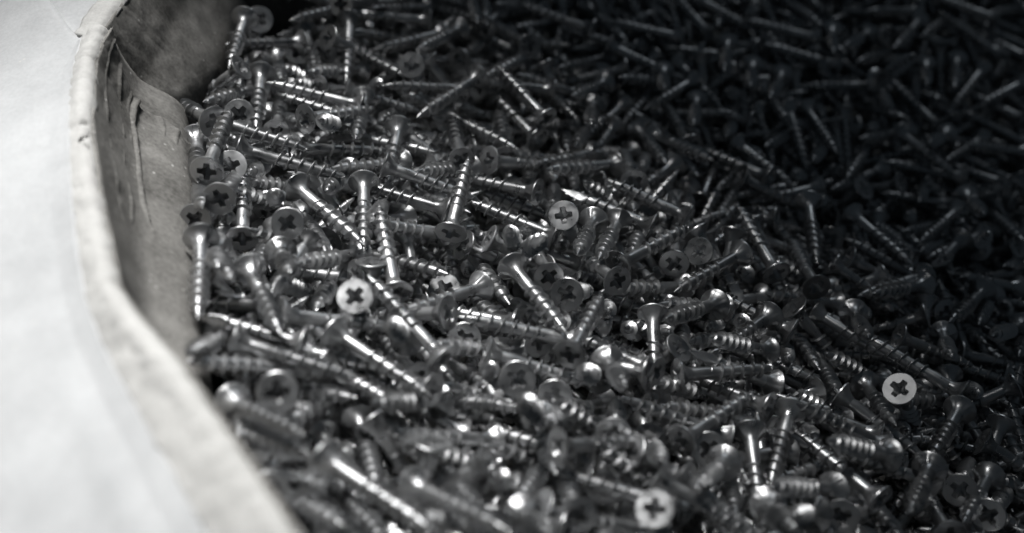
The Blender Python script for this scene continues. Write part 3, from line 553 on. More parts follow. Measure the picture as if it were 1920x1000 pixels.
871,-955,-160,143,-27,1258,220,-322,-105,-10,1222,1314,-237,-100,-3,2010,137,-627,87,30,348,-1319,-144,53,16,2391,1649,-107,-35,-65,1592,1468,-149,-90,-47,-438,-19,49,28,-1,578,1193,-64,-58,-12,
496,1897,171,-123,-4,2144,506,-505,140,-17,476,393,-89,162,-13,823,-1058,-300,-29,20,2261,1319,-322,-127,-33,641,1211,-176,108,44,967,1227,-159,180,2,1970,1595,-234,-77,-20,-424,-1092,108,122,15,
1506,-650,-426,-129,11,-323,985,75,15,-14,2448,1025,-603,-172,39,-338,1379,56,-44,12,1559,-536,-437,-68,-13,2038,2048,270,155,-14,1538,1270,-285,-14,-16,581,-58,-237,-30,1,868,1460,-15,-43,-44,
338,831,-89,-119,-7,432,648,-245,-97,38,1318,-336,-412,115,21,1713,779,-371,137,-4,962,-1329,-180,117,-10,-405,-472,55,-50,13,137,1011,-112,83,36,-641,-265,187,-31,-25,1793,-250,-426,142,-11,
2067,1024,-577,-100,30,1992,-159,-590,145,26,1711,-366,-530,-101,15,2524,1893,-99,-149,2,1533,1153,-409,16,32,165,1430,138,-77,-52,-288,38,87,-77,-22,663,1199,-42,-89,-37,-487,-1002,183,-38,-22,
1087,-1292,-304,85,1,1015,-1081,-385,-4,32,2048,-35,-523,119,-14,764,1153,-229,0,14,1103,1879,198,166,-9,-547,-276,61,-147,44,-141,1551,98,-121,6,1459,-515,-502,179,52,1131,272,-265,-169,-14,
2622,2027,238,141,-1,1055,1981,222,24,-3,77,-1336,-8,152,34,420,-167,-139,-141,6,1427,1830,-49,-113,5,887,-4,-342,-91,22,1170,1893,-7,-76,-5,2036,1331,-477,0,42,896,-1248,-230,158,24,
1956,1129,-507,144,51,1067,1841,161,-63,-61,1106,1005,-175,-66,-56,1439,-576,-350,-132,-8,1073,-1032,-371,-169,44,1205,-963,-378,61,13,-317,-233,28,-53,0,1743,717,-391,-116,-27,628,-642,-230,89,12,
-118,-1178,11,65,2,1853,260,-507,-22,-16,1226,-1125,-288,22,-12,-195,1014,-41,-81,23,810,1685,90,156,-8,194,-986,-9,-62,-20,-371,-557,8,-134,41,1134,-749,-418,-151,50,540,272,-91,-56,-26,
2476,2046,274,132,-20,636,973,-260,-18,22,984,319,-359,-161,39,365,-1233,-179,-21,30,1363,-655,-301,-132,-17,63,-80,-109,-63,15,458,-1224,-23,-148,-12,373,-356,-154,-81,10,708,1366,-51,130,25,
2040,525,-477,133,-17,1247,-459,-330,-124,18,277,1426,100,-29,-54,1352,401,-309,-34,-48,1154,-781,-361,-155,41,2262,1769,-219,-73,-3,1609,-54,-386,-90,-26,1137,-775,-225,-88,-28,101,1011,32,-53,-38,
228,-1047,19,156,-19,2219,1319,-474,3,33,1110,1279,-288,-98,23,2126,344,-522,133,0,1412,1723,11,107,12,2437,1006,-498,156,19,-154,759,-55,-178,37,1529,2114,223,-7,3,2218,1874,96,147,2,
1737,-156,-432,-41,-20,901,1890,176,-38,-40,1906,-236,-584,100,11,2224,2069,36,-116,5,1321,57,-382,-6,-12,1553,-687,-523,55,23,253,-208,-123,148,26,2621,1621,-136,142,-10,1225,113,-284,176,-25,
1510,-578,-486,69,17,1439,1885,-51,-40,11,-310,862,-3,-36,9,380,302,-232,120,45,72,-318,-139,5,20,160,708,-108,-82,7,526,-888,-138,173,12,1753,2061,88,-108,-5,737,411,-166,-64,-24,-586,804,45,-112,40,
1623,795,-328,-34,-49,1834,177,-449,164,-17,1468,1535,-196,-136,10,1514,1508,-242,-133,24,1306,2145,161,-43,11,908,-1042,-160,147,-18,-127,547,6,15,-16,742,1999,158,-6,9,-136,-1130,-56,-157,61,
1552,1588,-162,-39,-23,1570,2056,101,-88,-14,2366,1872,54,-38,-50,820,1320,-119,-170,13,211,-815,-125,-123,39,1125,540,-328,-73,-7,555,1021,-244,-75,32,1013,-1270,-312,70,11,2631,1973,92,140,27,
1539,1988,254,-34,-55,817,-927,-271,86,10,2341,1433,-268,110,4,1534,-275,-354,-72,-39,-231,407,42,-145,3,942,1783,-27,-54,5,1224,-1091,-433,131,52,-14,-1188,127,-172,-28,1492,700,-341,-133,4,
972,68,-337,-42,6,715,995,-273,-66,24,1541,1889,-55,-159,39,-307,590,-31,176,41,379,600,-122,-94,14,732,-1019,-229,-179,34,2136,2127,174,-22,3,1178,1252,-185,-175,-7,630,83,-278,-118,35,
1045,311,-404,-92,33,1622,691,-534,-162,52,742,157,-249,-149,17,273,1858,126,-112,13,671,1776,190,151,-19,1586,-130,-374,-168,-12,2153,1470,-198,-38,-60,424,-1074,-226,-176,61,1516,1781,47,-48,-49,
-251,-941,-1,-101,41,1555,1544,-274,-102,11,1513,784,-382,172,5,550,402,-261,60,24,1481,2050,178,-107,-39,-98,608,-62,-154,38,-448,-177,24,-75,21,451,689,-208,-80,20,1454,526,-322,-136,-13,
450,1649,164,-171,-19,18,174,-152,-134,54,2469,1178,-402,175,-29,2092,934,-401,-29,-32,1963,1454,-311,-78,0,871,1798,32,33,22,1022,1430,-179,122,44,2171,1525,-380,-149,32,1559,885,-344,175,11,
378,1749,216,171,-37,482,976,-141,-10,8,1660,749,-469,-176,28,1409,1202,-371,-108,21,870,1256,-255,-128,33,615,-699,-281,-144,52,1957,1893,148,131,-5,976,179,-298,-165,22,462,120,-90,81,-11,
1798,1921,119,120,15,1319,1656,-202,4,43,1676,368,-408,137,-18,706,1932,187,-149,-2,828,457,-190,160,-15,1837,1511,-341,-83,11,1794,1773,61,152,-16,2293,1799,45,128,-9,1756,661,-399,-74,-35,
1749,1926,-50,-108,-1,1102,1002,-282,-115,20,439,208,-225,129,38,2509,1631,-350,169,56,1975,535,-584,-61,4,-276,880,134,-28,-49,69,992,-27,-59,3,1278,354,-416,-49,8,1167,1505,-160,86,38,
1758,-501,-516,151,30,1425,-617,-448,166,26,1059,801,-383,-107,38,1936,884,-569,-124,37,534,-194,-155,-61,-16,1655,-693,-448,-138,18,2564,1572,-266,132,18,1192,75,-394,-21,-5,458,1602,-25,-66,7,
2152,1664,-205,-43,-24,1201,1297,-293,-46,12,1452,411,-440,-29,3,1418,-53,-464,-58,14,428,13,-259,-95,43,1024,887,-344,-121,36,1322,2037,222,-166,-25,769,-939,-129,-147,4,1359,-1041,-439,145,42,
1459,-650,-484,-41,14,1098,1874,65,-23,-18,38,74,-146,-65,34,1640,2044,257,165,-13,806,42,-340,-105,35,2176,1925,165,117,8,2106,1778,-122,-110,-13,1885,1786,-216,-65,18,1337,594,-446,-161,44,
2189,1891,-58,-22,1,1946,2128,270,5,6,-339,-512,5,-172,42,1761,972,-492,17,22,1058,-184,-297,-119,2,-278,-449,13,170,34,1638,402,-567,-132,47,500,-67,-238,-97,31,1696,939,-440,-128,15,
2362,1953,175,164,-26,523,591,-220,-89,17,188,555,-153,-80,21,-756,898,122,-78,17,1922,279,-567,-57,-5,2227,572,-634,120,9,-593,956,38,-105,20,1395,1020,-453,-21,10,1975,852,-497,-15,-20,
-93,411,-89,174,19,-483,-330,-25,-115,55,-92,-1344,-49,94,34,432,-991,-183,-104,21,123,-56,-94,5,-22,322,-925,-156,-136,18,473,-413,-171,-27,-31,1198,494,-411,-157,31,1392,1462,-228,-29,-18,
1737,1400,-304,-173,-3,1625,-930,-393,167,-28,-244,1197,20,-58,-14,1917,769,-632,-27,25,1660,43,-543,61,7,732,636,-298,11,-7,1612,1837,-199,-110,33,895,1734,-70,-47,-9,-85,1503,86,-108,-26,
-175,243,-46,173,31,-760,307,112,-80,7,1164,1741,-190,-173,59,2118,1728,-277,-90,-6,2231,623,-659,113,17,-370,1247,94,-72,-24,1247,29,-462,107,18,1207,-48,-418,-174,16,1106,1162,-297,-106,10,
1710,909,-474,-1,-4,1224,-559,-446,-178,30,0,736,-160,-106,32,175,966,-80,165,2,-715,468,125,-54,-16,1914,597,-615,-109,15,1675,164,-597,169,33,1654,-772,-548,175,24,2331,1389,-506,-64,8,
1220,915,-383,-24,-8,302,506,-211,-137,28,273,1685,65,-115,-23,1829,1129,-394,142,0,1333,205,-460,-54,-8,-901,375,177,64,-8,729,1355,-236,-97,18,523,1519,-122,-78,8,1021,186,-383,-177,38,
1154,1357,-347,169,60,-440,377,42,124,-2,915,-323,-415,4,24,1069,47,-405,150,20,780,578,-262,-41,-12,627,-54,-304,-122,26,168,261,-173,168,27,455,-652,-153,96,-18,689,-359,-240,-88,-8,
1045,1142,-305,-54,-4,202,379,-190,-39,13,177,204,-168,-51,0,1800,-119,-657,164,42,875,59,-392,-28,24,542,1339,-155,-119,8,2236,469,-691,156,34,779,495,-269,-14,-28,-755,-265,198,-17,-43,
-453,60,-41,-26,14,1219,744,-410,-84,6,658,-825,-242,119,31,-140,-354,-101,136,34,205,-1376,-118,75,4,2018,550,-604,-42,5,2263,2136,13,-84,9,426,1557,-45,-44,-14,1181,-575,-370,-72,-12,
961,-1046,-357,-99,24,-48,1553,62,37,14,523,1183,-181,-133,9,1235,1186,-426,-103,57,2073,1012,-500,-45,-22,-51,-171,-155,-7,36,827,1853,11,-90,5,2182,1382,-451,-171,21,1913,406,-608,-41,8,
1133,-1190,-397,150,26,1360,569,-549,-128,55,492,-742,-230,-82,10,920,-783,-303,-107,20,2146,556,-592,139,12,58,1533,0,-127,13,1032,1383,-248,-143,28,986,1146,-281,-109,1,1627,-940,-463,-169,9,
2167,1127,-501,-8,-5,1568,-933,-554,-151,37,1890,1917,178,97,-3,610,-1050,-205,-41,-13,1914,1661,-308,-70,22,1017,-993,-336,101,2,-250,-1169,30,73,4,1395,-820,-502,73,24,184,-721,-106,-32,-18,
56,-114,-192,-149,46,270,1539,-51,-134,36,241,198,-124,163,2,1208,2021,72,-73,-8,2017,1760,8,122,1,-346,917,88,-156,-20,-351,258,-81,15,19,-239,848,-32,-4,-9,-352,1277,2,-53,12,2039,1599,-345,-134,13,
1784,1356,-348,-149,-8,931,1423,-168,173,10,1127,388,-407,148,22,1831,615,-583,-137,16,1649,-181,-493,-56,-23,468,-507,-227,-94,13,2409,970,-636,176,34,796,-558,-362,-99,34,1129,672,-325,-87,-23,
804,1852,-82,-110,31,1699,804,-457,144,9,-742,168,52,2,8,1145,-120,-466,6,7,827,505,-336,-159,24,-653,-377,128,-43,-17,987,1810,-29,112,41,-512,763,37,-123,13,51,1420,23,-138,2,-427,750,-1,142,23,
1696,1894,-147,-106,24,165,1571,36,-137,-10,980,1063,-329,-106,12,351,1656,-76,-122,30,1252,-1096,-391,-11,-6,-542,1080,65,-100,12,1311,177,-335,111,-43,-379,1364,95,-139,5,1977,255,-641,-93,19,
1715,1781,-163,-70,8,422,-299,-277,-109,36,2506,2183,157,-97,-21,1544,11,-472,119,1,1569,1049,-421,167,16,181,466,-195,-52,19,1233,-1175,-314,-180,-6,1481,2183,139,-74,9,1300,1575,-235,1,25,
989,1469,-244,-27,15,2200,1823,-120,-5,-7,688,-45,-266,-25,-14,883,1360,-263,-136,40,1275,1126,-403,-75,17,925,1458,-219,-114,9,1750,873,-522,-66,7,297,1529,-136,-99,35,157,-682,-9,113,-33,
977,1089,-211,-137,-26,-384,211,17,-37,-18,1552,278,-601,-27,27,684,1863,12,-12,23,2423,955,-553,142,-4,1455,1605,-256,-126,15,1283,1764,-128,-153,34,619,1784,20,-103,-18,1999,457,-649,-46,24,
811,113,-313,-80,12,431,-678,-233,-137,45,1242,2084,92,-87,-5,916,2006,35,-121,32,967,651,-362,-92,28,1375,1434,-287,-33,0,1922,2066,-30,-59,18,589,-193,-321,-150,43,-200,463,-94,161,35,
226,699,-246,-76,44,-25,-1414,-40,82,5,535,1908,89,-51,3,1745,-109,-461,-61,-20,793,1026,-275,-173,22,962,2045,156,-62,-24,166,1283,-118,-126,23,1514,153,-552,-35,17,815,-449,-394,137,54,
-500,1243,46,-73,8,1523,386,-575,-62,26,-145,1206,-52,-26,14,495,-612,-282,24,11,2088,891,-559,162,24,580,-1123,-197,-30,-19,-347,-1057,44,-70,1,505,1801,-9,-81,9,1704,1674,-265,-106,4,
251,232,-210,-55,9,-531,1160,60,-61,-4,723,1599,-118,122,58,-366,-26,21,-45,-14,518,98,-283,91,21,-15,26,-79,-177,8,1137,1556,-263,-101,37,2538,1464,-279,145,-15,494,-1260,-248,21,11,
32,-1137,24,-92,-16,1451,2077,77,-79,3,877,930,-321,-98,12,2150,1377,-524,-107,43,502,-1009,-216,-81,10,488,39,-216,-98,19,1290,-546,-435,32,-6,2020,1786,-97,175,0,11,224,-73,-32,-20,
1792,1715,-259,-137,33,-390,-86,-8,-84,34,-253,985,-71,-21,22,-553,614,49,18,-12,1137,1016,-428,-97,40,1069,1529,-202,158,44,-387,-1099,59,113,9,1818,252,-535,-88,-5,719,-836,-169,-176,4,
1358,-214,-465,-166,23,1355,-1013,-528,138,57,1661,1720,-211,-100,-6,-682,548,46,-127,24,638,852,-271,-28,9,1841,1911,97,79,5,-226,1479,45,-101,2,1490,824,-483,-128,20,250,1764,52,-27,-8,
-620,907,-6,-115,45,44,900,-146,-102,22,2081,2221,215,-27,-7,-359,308,-39,13,2,1020,-743,-323,-65,-11,606,-2,-288,144,23,50,660,-91,-89,3,2379,1942,-9,131,33,-862,844,219,-104,-21,1085,-995,-439,112,37,
-800,110,68,-71,40,1512,-370,-533,-110,28,2074,959,-580,-21,0,-374,-486,-48,-60,28,1090,-239,-444,-110,31,1751,1816,-191,-34,30,1589,-224,-584,-127,34,1259,680,-436,-7,-3,1091,-104,-407,-131,33,
-246,401,-11,-173,5,148,-131,-99,-12,-19,-730,-181,141,-14,-26,739,1739,-64,-81,14,859,811,-343,5,5,352,1498,-158,-46,28,780,682,-380,-56,28,-54,1615,116,-124,-21,2307,2047,-81,-117,21,
-326,-790,31,20,-19,851,251,-327,130,19,1721,750,-537,-94,7,1069,-730,-384,150,21,509,405,-242,-104,20,277,954,-115,-8,-25,374,1912,135,-36,-2,2114,230,-648,153,19,1030,2106,129,-27,19,
-15,1321,-13,-34,-8,1321,1933,-135,-86,47,103,1399,-64,-165,25,2669,2217,214,178,15,1244,-600,-505,18,24,66,467,-133,-51,-2,788,2062,79,-103,23,2419,2098,297,155,-33,1361,1522,-199,147,22,
2645,2145,205,164,12,-18,-1023,-35,83,13,-824,921,93,-101,15,1439,-294,-547,-134,40,1064,1304,-247,-170,36,898,649,-371,44,25,-176,-468,-110,-155,54,-384,-693,3,-146,32,872,-552,-415,-91,44,
1525,484,-578,-95,37,1655,1139,-395,-104,-17,1229,424,-413,-88,-3,1838,320,-429,150,-27,224,1262,-135,-46,17,-553,198,159,-45,-29,797,1207,-278,-80,23,183,-1109,-158,-82,49,2125,1165,-518,-156,13,
1868,1779,-134,-41,-22,91,1618,132,3,-44,-820,444,105,-90,8,1383,1290,-412,-40,23,176,1382,-1,-139,11,408,-912,-37,-145,-37,-340,1357,120,-95,-31,2188,1697,-263,175,25,312,1445,-144,-128,46,
1139,-604,-431,-37,3,641,965,-160,-62,-39,2139,1988,-68,-35,9,-341,653,-60,-33,7,1058,-189,-438,-96,46,-712,-411,83,23,1,1752,-269,-511,117,-14,102,1074,-169,-165,56,-61,100,-76,-12,-6,
1385,1468,-116,142,-29,1244,414,-286,-101,-39,-445,-374,-65,-136,57,1305,-372,-508,152,42,284,-789,-109,-122,0,2047,1284,-430,-133,9,356,716,-174,-129,27,508,701,-182,16,-19,-703,898,4,-85,36,
1163,1420,-310,-83,26,963,-599,-426,42,25,414,139,-318,-80,53,-634,142,20,-99,24,-166,1172,-96,-48,22,553,-1055,-242,59,6,159,-379,-177,-89,32,230,-573,-216,156,48,-289,546,0,-61,5,
123,-69,-156,-94,17,73,-879,-108,168,29,1765,152,-556,-59,-13,1345,255,-522,10,11,940,1731,23,-85,-44,-134,-59,-36,108,2,669,433,-327,-88,24,827,1594,-134,-22,9,1255,1354,-303,-25,-1,
845,-193,-282,-156,-1,1094,568,-398,46,12,-358,51,110,-76,-22,1669,-531,-557,-109,16,1434,-110,-348,-170,-25,1100,2036,68,-122,-3,540,-805,-254,85,14,-531,-476,29,-100,22,405,-120,-245,-88,18,
1339,340,-460,-73,18,55,731,-152,78,22,940,357,-464,19,36,1888,2117,274,174,-10,-285,-569,61,7,-20,466,-67,-281,-156,53,2475,1376,-448,150,18,169,1386,-108,-15,16,149,-1143,-104,-90,9,
834,1368,-232,152,47,-351,120,15,-162,15,1293,1604,-168,6,-1,1455,1743,-115,174,16,-787,965,121,-94,12,577,308,-129,-52,-44,1742,67,-661,-124,48,1277,1858,-45,162,45,400,-683,-136,-34,-15,
263,-800,-191,66,15,372,1713,-51,-53,29,2100,2088,17,-148,21,-735,-323,226,-3,-45,1872,424,-663,-85,27,1578,-957,-378,162,-3,1868,665,-593,-78,11,2188,1887,-182,-84,17,799,-433,-305,-88,12,
200,-1211,-159,-27,17,1931,290,-624,31,0,74,-598,-49,-118,8,-914,630,174,-78,6,-94,695,-104,-141,49,2277,1207,-395,120,5,971,1220,-279,-140,23,316,323,-236,-100,37,1713,1495,-378,-103,18,
-867,548,67,80,26,-172,-926,-28,-56,6,1750,-588,-532,131,-1,374,1863,24,-126,34,1364,1929,-85,-87,20,1790,-289,-612,110,18,660,-1173,-277,42,6,1633,1002,-401,168,1,600,-667,-178,-51,-32,
-488,1101,-19,21,35,1318,1263,-345,0,4,-480,347,54,-110,-2,1403,588,-470,-153,37,-470,1382,60,-76,11,1089,-100,-480,-57,34,1826,1702,-316,-82,27,-106,464,-59,151,26,2494,1220,-484,-171,-16,
-209,-987,-66,-50,36,-54,-857,-134,153,53,520,226,-316,125,40,2570,1607,-162,126,-10,394,1573,-130,-102,39,1295,-1056,-461,-19,18,133,-1002,-59,25,-6,1719,-45,-612,-49,29,1560,-509,-520,89,5,
1130,-215,-444,-22,3,922,-986,-329,82,29,1231,993,-433,-2,19,666,1265,-177,134,38,-913,539,74,-58,26,1151,1911,-88,-97,30,1953,1254,-480,-7,-7,1071,107,-493,134,32,366,1427,-137,-119,-11,
1751,703,-576,3,-24,-302,356,-85,166,27,1574,994,-542,1,1,1567,458,-596,-54,-4,2073,707,-636,-89,-12,140,-581,-118,-114,4,84,-1328,-72,-175,-11,613,226,-388,88,21,1440,-776,-556,41,-5,
1255,-656,-462,-153,-1,576,2012,136,-4,-18,921,-300,-341,140,-11,931,-724,-443,-120,24,-580,446,57,124,-14,1940,1790,-227,-19,4,49,-946,-156,-180,17,2355,879,-639,132,2,855,-463,-363,-51,-4,
1056,1013,-408,15,14,1556,1338,-358,91,12,199,-862,-155,129,-10,1500,1022,-474,56,7,523,1064,-250,-136,3,-291,741,-56,57,-14,-235,1300,-58,-63,9,1608,1214,-335,78,-15,2211,1294,-556,2,12,
-293,235,-81,21,-21,70,1286,-151,122,32,689,935,-344,173,37,39,593,-178,61,6,943,84,-487,110,31,651,32,-350,174,24,-334,-766,-53,43,-6,-705,141,10,-74,13,1517,-48,-557,-102,-5,1329,198,-549,-111,16,
108,1580,-79,-171,28,1691,1263,-465,-22,-14,-16,-355,-191,35,-3,-576,-26,21,6,-29,1431,2186,20,-107,38,622,1786,-114,-110,10,2005,384,-763,-106,27,194,1134,-194,-177,27,605,994,-318,-110,12,
2313,1278,-496,64,14,-907,1094,19,-41,15,-322,615,-117,-171,39,1604,1924,-158,-121,13,-177,-1331,-90,158,41,-572,291,17,-16,-14,-395,-179,-29,7,-30,-143,-820,-94,-137,10,-56,513,-162,-33,-11,
330,1101,-180,-113,-10,53,-360,-253,-151,57,-692,-218,-27,46,15,1991,1794,-190,151,34,1708,1003,-471,-117,-2,2028,22,-664,144,-4,1873,1671,-191,112,14,-479,-166,-48,153,14,349,1181,-148,-52,-19,
1115,-826,-489,-26,0,1435,770,-504,11,-17,360,-938,-190,-51,-14,1516,-793,-625,-126,37,1336,-843,-595,82,29,1505,1479,-337,165,20,274,-387,-301,-165,37,661,-179,-278,173,-3,-547,-512,-4,-35,-5,
111,191,-200,-83,-5,1558,-592,-619,127,21,1043,1517,-295,-171,40,1044,1370,-347,-52,10,1761,1350,-468,-64,3,1979,2171,44,-51,49,804,-1212,-357,39,-11,2437,1977,-23,145,29,-624,-633,79,70,-6,
-426,-797,-31,-61,3,980,586,-448,-174,35,1440,230,-603,-3,1,543,1908,-65,-92,11,1308,-682,-489,-66,16,815,769,-298,-32,-40,970,65,-410,-129,-1,452,1687,-34,-3,-12,594,-988,-340,132,28,
-95,1484,-54,180,23,1778,923,-652,-80,21,477,1219,-238,99,21,633,1350,-183,-69,-31,1230,1695,-257,-22,10,694,-8,-412,-26,12,208,1168,-132,-78,-12,1373,133,-511,-39,-27,2298,2124,142,18,15,
-833,508,-15,-102,36,-705,522,2,-52,-7,598,-515,-327,-53,-5,111,826,-99,-45,-17,-11,285,-183,-158,21,195,-375,-227,47,-7,490,1590,-137,-47,-7,1043,242,-435,-26,-8,1338,148,-571,-112,17,
-283,-846,-91,-124,41,1705,397,-610,138,15,1814,214,-586,-99,-17,1009,1113,-359,29,1,1736,-24,-695,-135,28,-124,971,-84,-148,5,1422,891,-425,116,-6,-610,712,-45,38,8,-4,-776,-138,34,-13,
303,-1195,-298,-53,34,439,861,-252,-64,-15,919,369,-376,168,1,-834,493,53,88,-2,1051,-769,-369,-125,-17,188,51,-223,22,-6,1082,540,-459,-20,-14,-592,584,-12,48,-7,1459,1597,-334,-158,32,
-218,813,-153,-76,21,1380,-18,-506,-104,3,1039,560,-427,69,3,646,1109,-271,-151,22,1091,-305,-535,-93,28,786,2022,4,-163,35,1098,-313,-471,-48,0,2175,301,-599,180,-16,-194,1136,-148,-163,37,
-50,1040,-196,-82,25,2153,2242,94,-141,19,837,1032,-333,-60,-10,361,-1057,-200,123,0,1942,1876,-196,-3,21,406,1302,-244,-74,15,1068,1236,-315,162,17,-680,387,-10,-51,-3,1513,1667,-84,173,-39,
2030,1833,-135,130,41,465,-500,-290,-123,9,2221,753,-653,-114,-13,155,715,-203,7,-13,829,-27,-358,-168,3,-766,388,75,-46,-15,592,-1366,-261,86,2,408,1233,-112,58,-11,1778,-241,-692,-165,29,
1987,1955,-110,-45,1,244,1400,-124,-73,-2,2055,800,-566,116,0,279,349,-223,61,-12,1978,1071,-597,62,22,226,-941,-172,139,-2,-202,-708,-109,42,-8,1454,178,-530,100,-11,-108,1748,-37,-109,21,
1151,1434,-228,-93,-38,94,-1184,-122,153,10,623,1541,-144,130,17,1178,-1176,-408,29,-30,634,-765,-329,-126,22,1156,-329,-389,-132,-10,1593,-335,-532,-42,-9,-3,1618,55,58,-7,1361,-251,-541,-87,3,
957,-890,-367,9,-22,-104,463,-146,-167,13,1685,1185,-427,-20,-36,461,-1018,-257,173,12,1238,1517,-415,-50,51,609,-619,-284,-162,1,220,-1295,-200,152,29,125,520,-229,11,13,1756,423,-501,118,-50,
1615,545,-579,153,13,1063,-834,-417,84,-12,145,-807,-268,15,18,1163,597,-477,-27,-7,904,1672,-30,99,11,-621,-687,68,-41,-23,541,-563,-374,87,24,-333,47,-48,-104,-7,637,-228,-354,-152,30,
2176,985,-701,-115,20,-103,-488,-65,31,-5,1581,-39,-542,46,-23,543,302,-329,62,-3,1476,-829,-532,50,-16,2141,1654,-386,-28,3,1592,37,-525,-167,-11,130,767,-208,27,10,889,-228,-482,48,16,
1452,1074,-554,-75,38,-621,1144,100,163,-8,750,-987,-326,-136,10,942,408,-461,67,20,-307,-1286,-14,123,16,664,1694,-234,-130,65,852,750,-396,-170,27,-320,-717,-105,-50,27,-111,-529,-105,88,8,
-674,-631,99,86,-13,-32,-663,-212,57,35,-438,200,19,-28,-45,1936,2013,-76,-170,26,640,1702,-40,131,20,1536,1555,-208,-5,-35,2109,916,-626,-10,-14,995,-925,-472,-13,10,-188,241,-164,-79,9,
-529,1095,-62,-91,32,-42,1388,-67,-60,-8,-429,1353,-12,-25,1,189,893,-202,145,19,1870,1117,-497,97,16,608,611,-277,80,-16,-703,347,-58,-122,36,786,1407,-261,159,37,1909,1397,-299,81,-31,
2032,951,-625,-169,12,52,-595,-201,38,6,-473,1419,-11,-114,15,1493,94,-606,-52,6,1227,-1014,-533,-89,25,1255,644,-493,108,10,-332,750,-131,-127,40,1301,2107,66,-71,-11,925,1679,-114,-1,-9,
2019,633,-720,-85,14,1265,-935,-460,107,8,2240,726,-751,-160,24,-94,1638,82,-143,-2,1527,-456,-542,-131,-2,148,-404,-259,135,34,1333,394,-497,160,13,2098,1549,-470,-118,10,-92,-172,-136,97,-5,
1838,-304,-677,-169,19,479,596,-225,-122,-8,95,-784,-120,98,-9,2355,1967,-182,-34,9,1934,2124,49,-38,16,1871,1434,-390,-160,-2,2235,1152,-617,34,12,105,-1449,-98,132,-5,424,-1108,-263,-85,16,
993,-1003,-471,-180,44,1719,2082,118,165,-4,2280,1243,-562,-86,-18,-873,557,136,101,-22,709,-1262,-312,47,-12,-695,-259,52,100,5,2185,766,-731,-179,32,2507,1746,-372,-117,6,-29,162,-161,-159,20,
1941,-214,-694,-180,22,-606,-800,119,-28,-51,1113,1846,-171,-99,18,1235,11,-619,115,57,1829,264,-677,-69,30,818,95,-385,-151,31,-301,-460,-45,58,-21,133,-1078,-104,168,10,1423,734,-599,-43,14,
-226,-731,-51,9,-27,799,1400,-324,-105,26,-749,712,37,42,-13,2181,1466,-417,172,5,2163,822,-642,-88,0,495,1213,-290,-129,27,-665,880,62,-164,6,948,1648,-211,-136,25,764,-1080,-386,85,16,
1594,1476,-303,12,-16,1793,1407,-434,-28,-14,1267,1934,-74,-137,-3,794,-330,-357,41,-17,38,-16,-234,-135,41,1778,1093,-560,-162,24,-569,-593,4,107,12,1793,524,-598,121,5,1680,1131,-530,-163,46,
298,-167,-229,82,3,-557,-681,46,2,-23,-150,760,-206,-82,31,-562,-406,20,-9,-25,1382,520,-436,-91,-9,-108,1131,-206,-65,35,648,1493,-251,-114,32,698,-247,-324,-3,-31,2588,2284,236,-148,-23,
304,1692,-108,-164,32,1170,81,-551,-126,35,984,-803,-364,-139,-9,843,1078,-291,-49,-23,-533,102,-58,81,4,434,-872,-326,135,50,-790,1278,-1,-59,23,-417,157,-62,-125,32,1403,690,-504,125,7,
-854,343,38,-32,2,-144,1220,-123,76,28,1848,2170,74,-168,23,1630,301,-586,2,7,-657,945,47,54,-12,1076,369,-346,-77,-42,341,555,-294,97,24,2,1196,-77,-98,9,516,-1140,-327,-34,22,538,-378,-221,7,-37,
1095,2045,-47,-94,14,243,-1458,-138,89,-13,107,240,-210,127,14,723,-762,-212,133,-43,1070,2024,145,155,-10,1699,589,-595,137,46,561,534,-305,-134,4,-94,1531,-61,58,25,690,1582,-151,-76,-12,
883,185,-365,114,-12,1316,793,-402,102,-14,1646,1750,-249,-155,10,580,827,-376,152,41,773,464,-455,24,21,1378,1909,-135,-53,27,1932,1702,-237,-70,-18,-82,810,-126,-75,-2,186,-1085,-258,-9,16,
345,1213,-206,-116,17,-787,-226,30,-3,-11,589,7,-412,79,31,0,-1153,-173,119,26,-497,948,95,-100,-48,2259,1018,-596,132,1,-46,718,-220,-96,37,-243,-89,-58,28,-16,1596,753,-548,-172,23,
2224,1975,-135,-145,18,617,1240,-250,-130,3,-672,-437,-21,-13,5,1148,-157,-528,2,-1,31,-1259,-182,27,4,1317,-643,-434,-29,-19,655,-831,-340,21,8,1340,1528,-329,-49,-7,48,265,-170,-77,-14,
199,1826,85,28,-1,903,-714,-363,171,26,1227,450,-542,-112,32,357,439,-335,51,16,1478,1381,-477,-54,22,296,16,-262,53,-6,101,1669,41,56,-6,2169,2130,-6,-121,14,1608,810,-513,47,-19,1462,407,-591,-67,4,
815,-688,-367,-80,20,2323,1766,-238,-29,-9,1684,1902,-62,-24,-22,82,688,-217,133,20,279,842,-221,74,0,896,-415,-349,-17,-38,52,1624,-16,-157,7,411,266,-314,-71,2,986,1323,-401,-114,32,
1683,1981,-136,-126,12,-602,370,49,109,-20,383,248,-274,147,7,726,-67,-319,-27,-13,1061,1794,-144,139,47,1407,2070,-28,-59,18,-184,-1170,-46,-82,5,774,1105,-343,-30,-4,1378,1026,-517,-180,42,
928,-670,-387,-66,-10,995,857,-437,-51,-2,480,-1254,-198,154,-2,764,1680,-116,48,15,-509,600,-117,-134,54,1331,-180,-575,-5,12,2110,1088,-552,-40,-32,276,490,-297,63,24,-144,-1207,-108,149,21,
-4,-89,-219,-97,20,-559,604,-79,156,35,171,-466,-246,141,28,681,493,-296,18,-32,-595,127,-14,-111,13,172,-24,-152,3,-41,1275,234,-493,161,3,403,913,-296,-103,22,386,1840,-76,-113,19,
917,-1215,-360,37,-24,1874,-150,-602,-172,-7,1850,1144,-616,-127,53,1025,1653,-226,-142,14,1227,-387,-418,-12,-24,1061,1596,-285,-72,8,-642,-592,26,86,-3,422,-227,-247,-28,-30,2048,543,-736,-96,11,
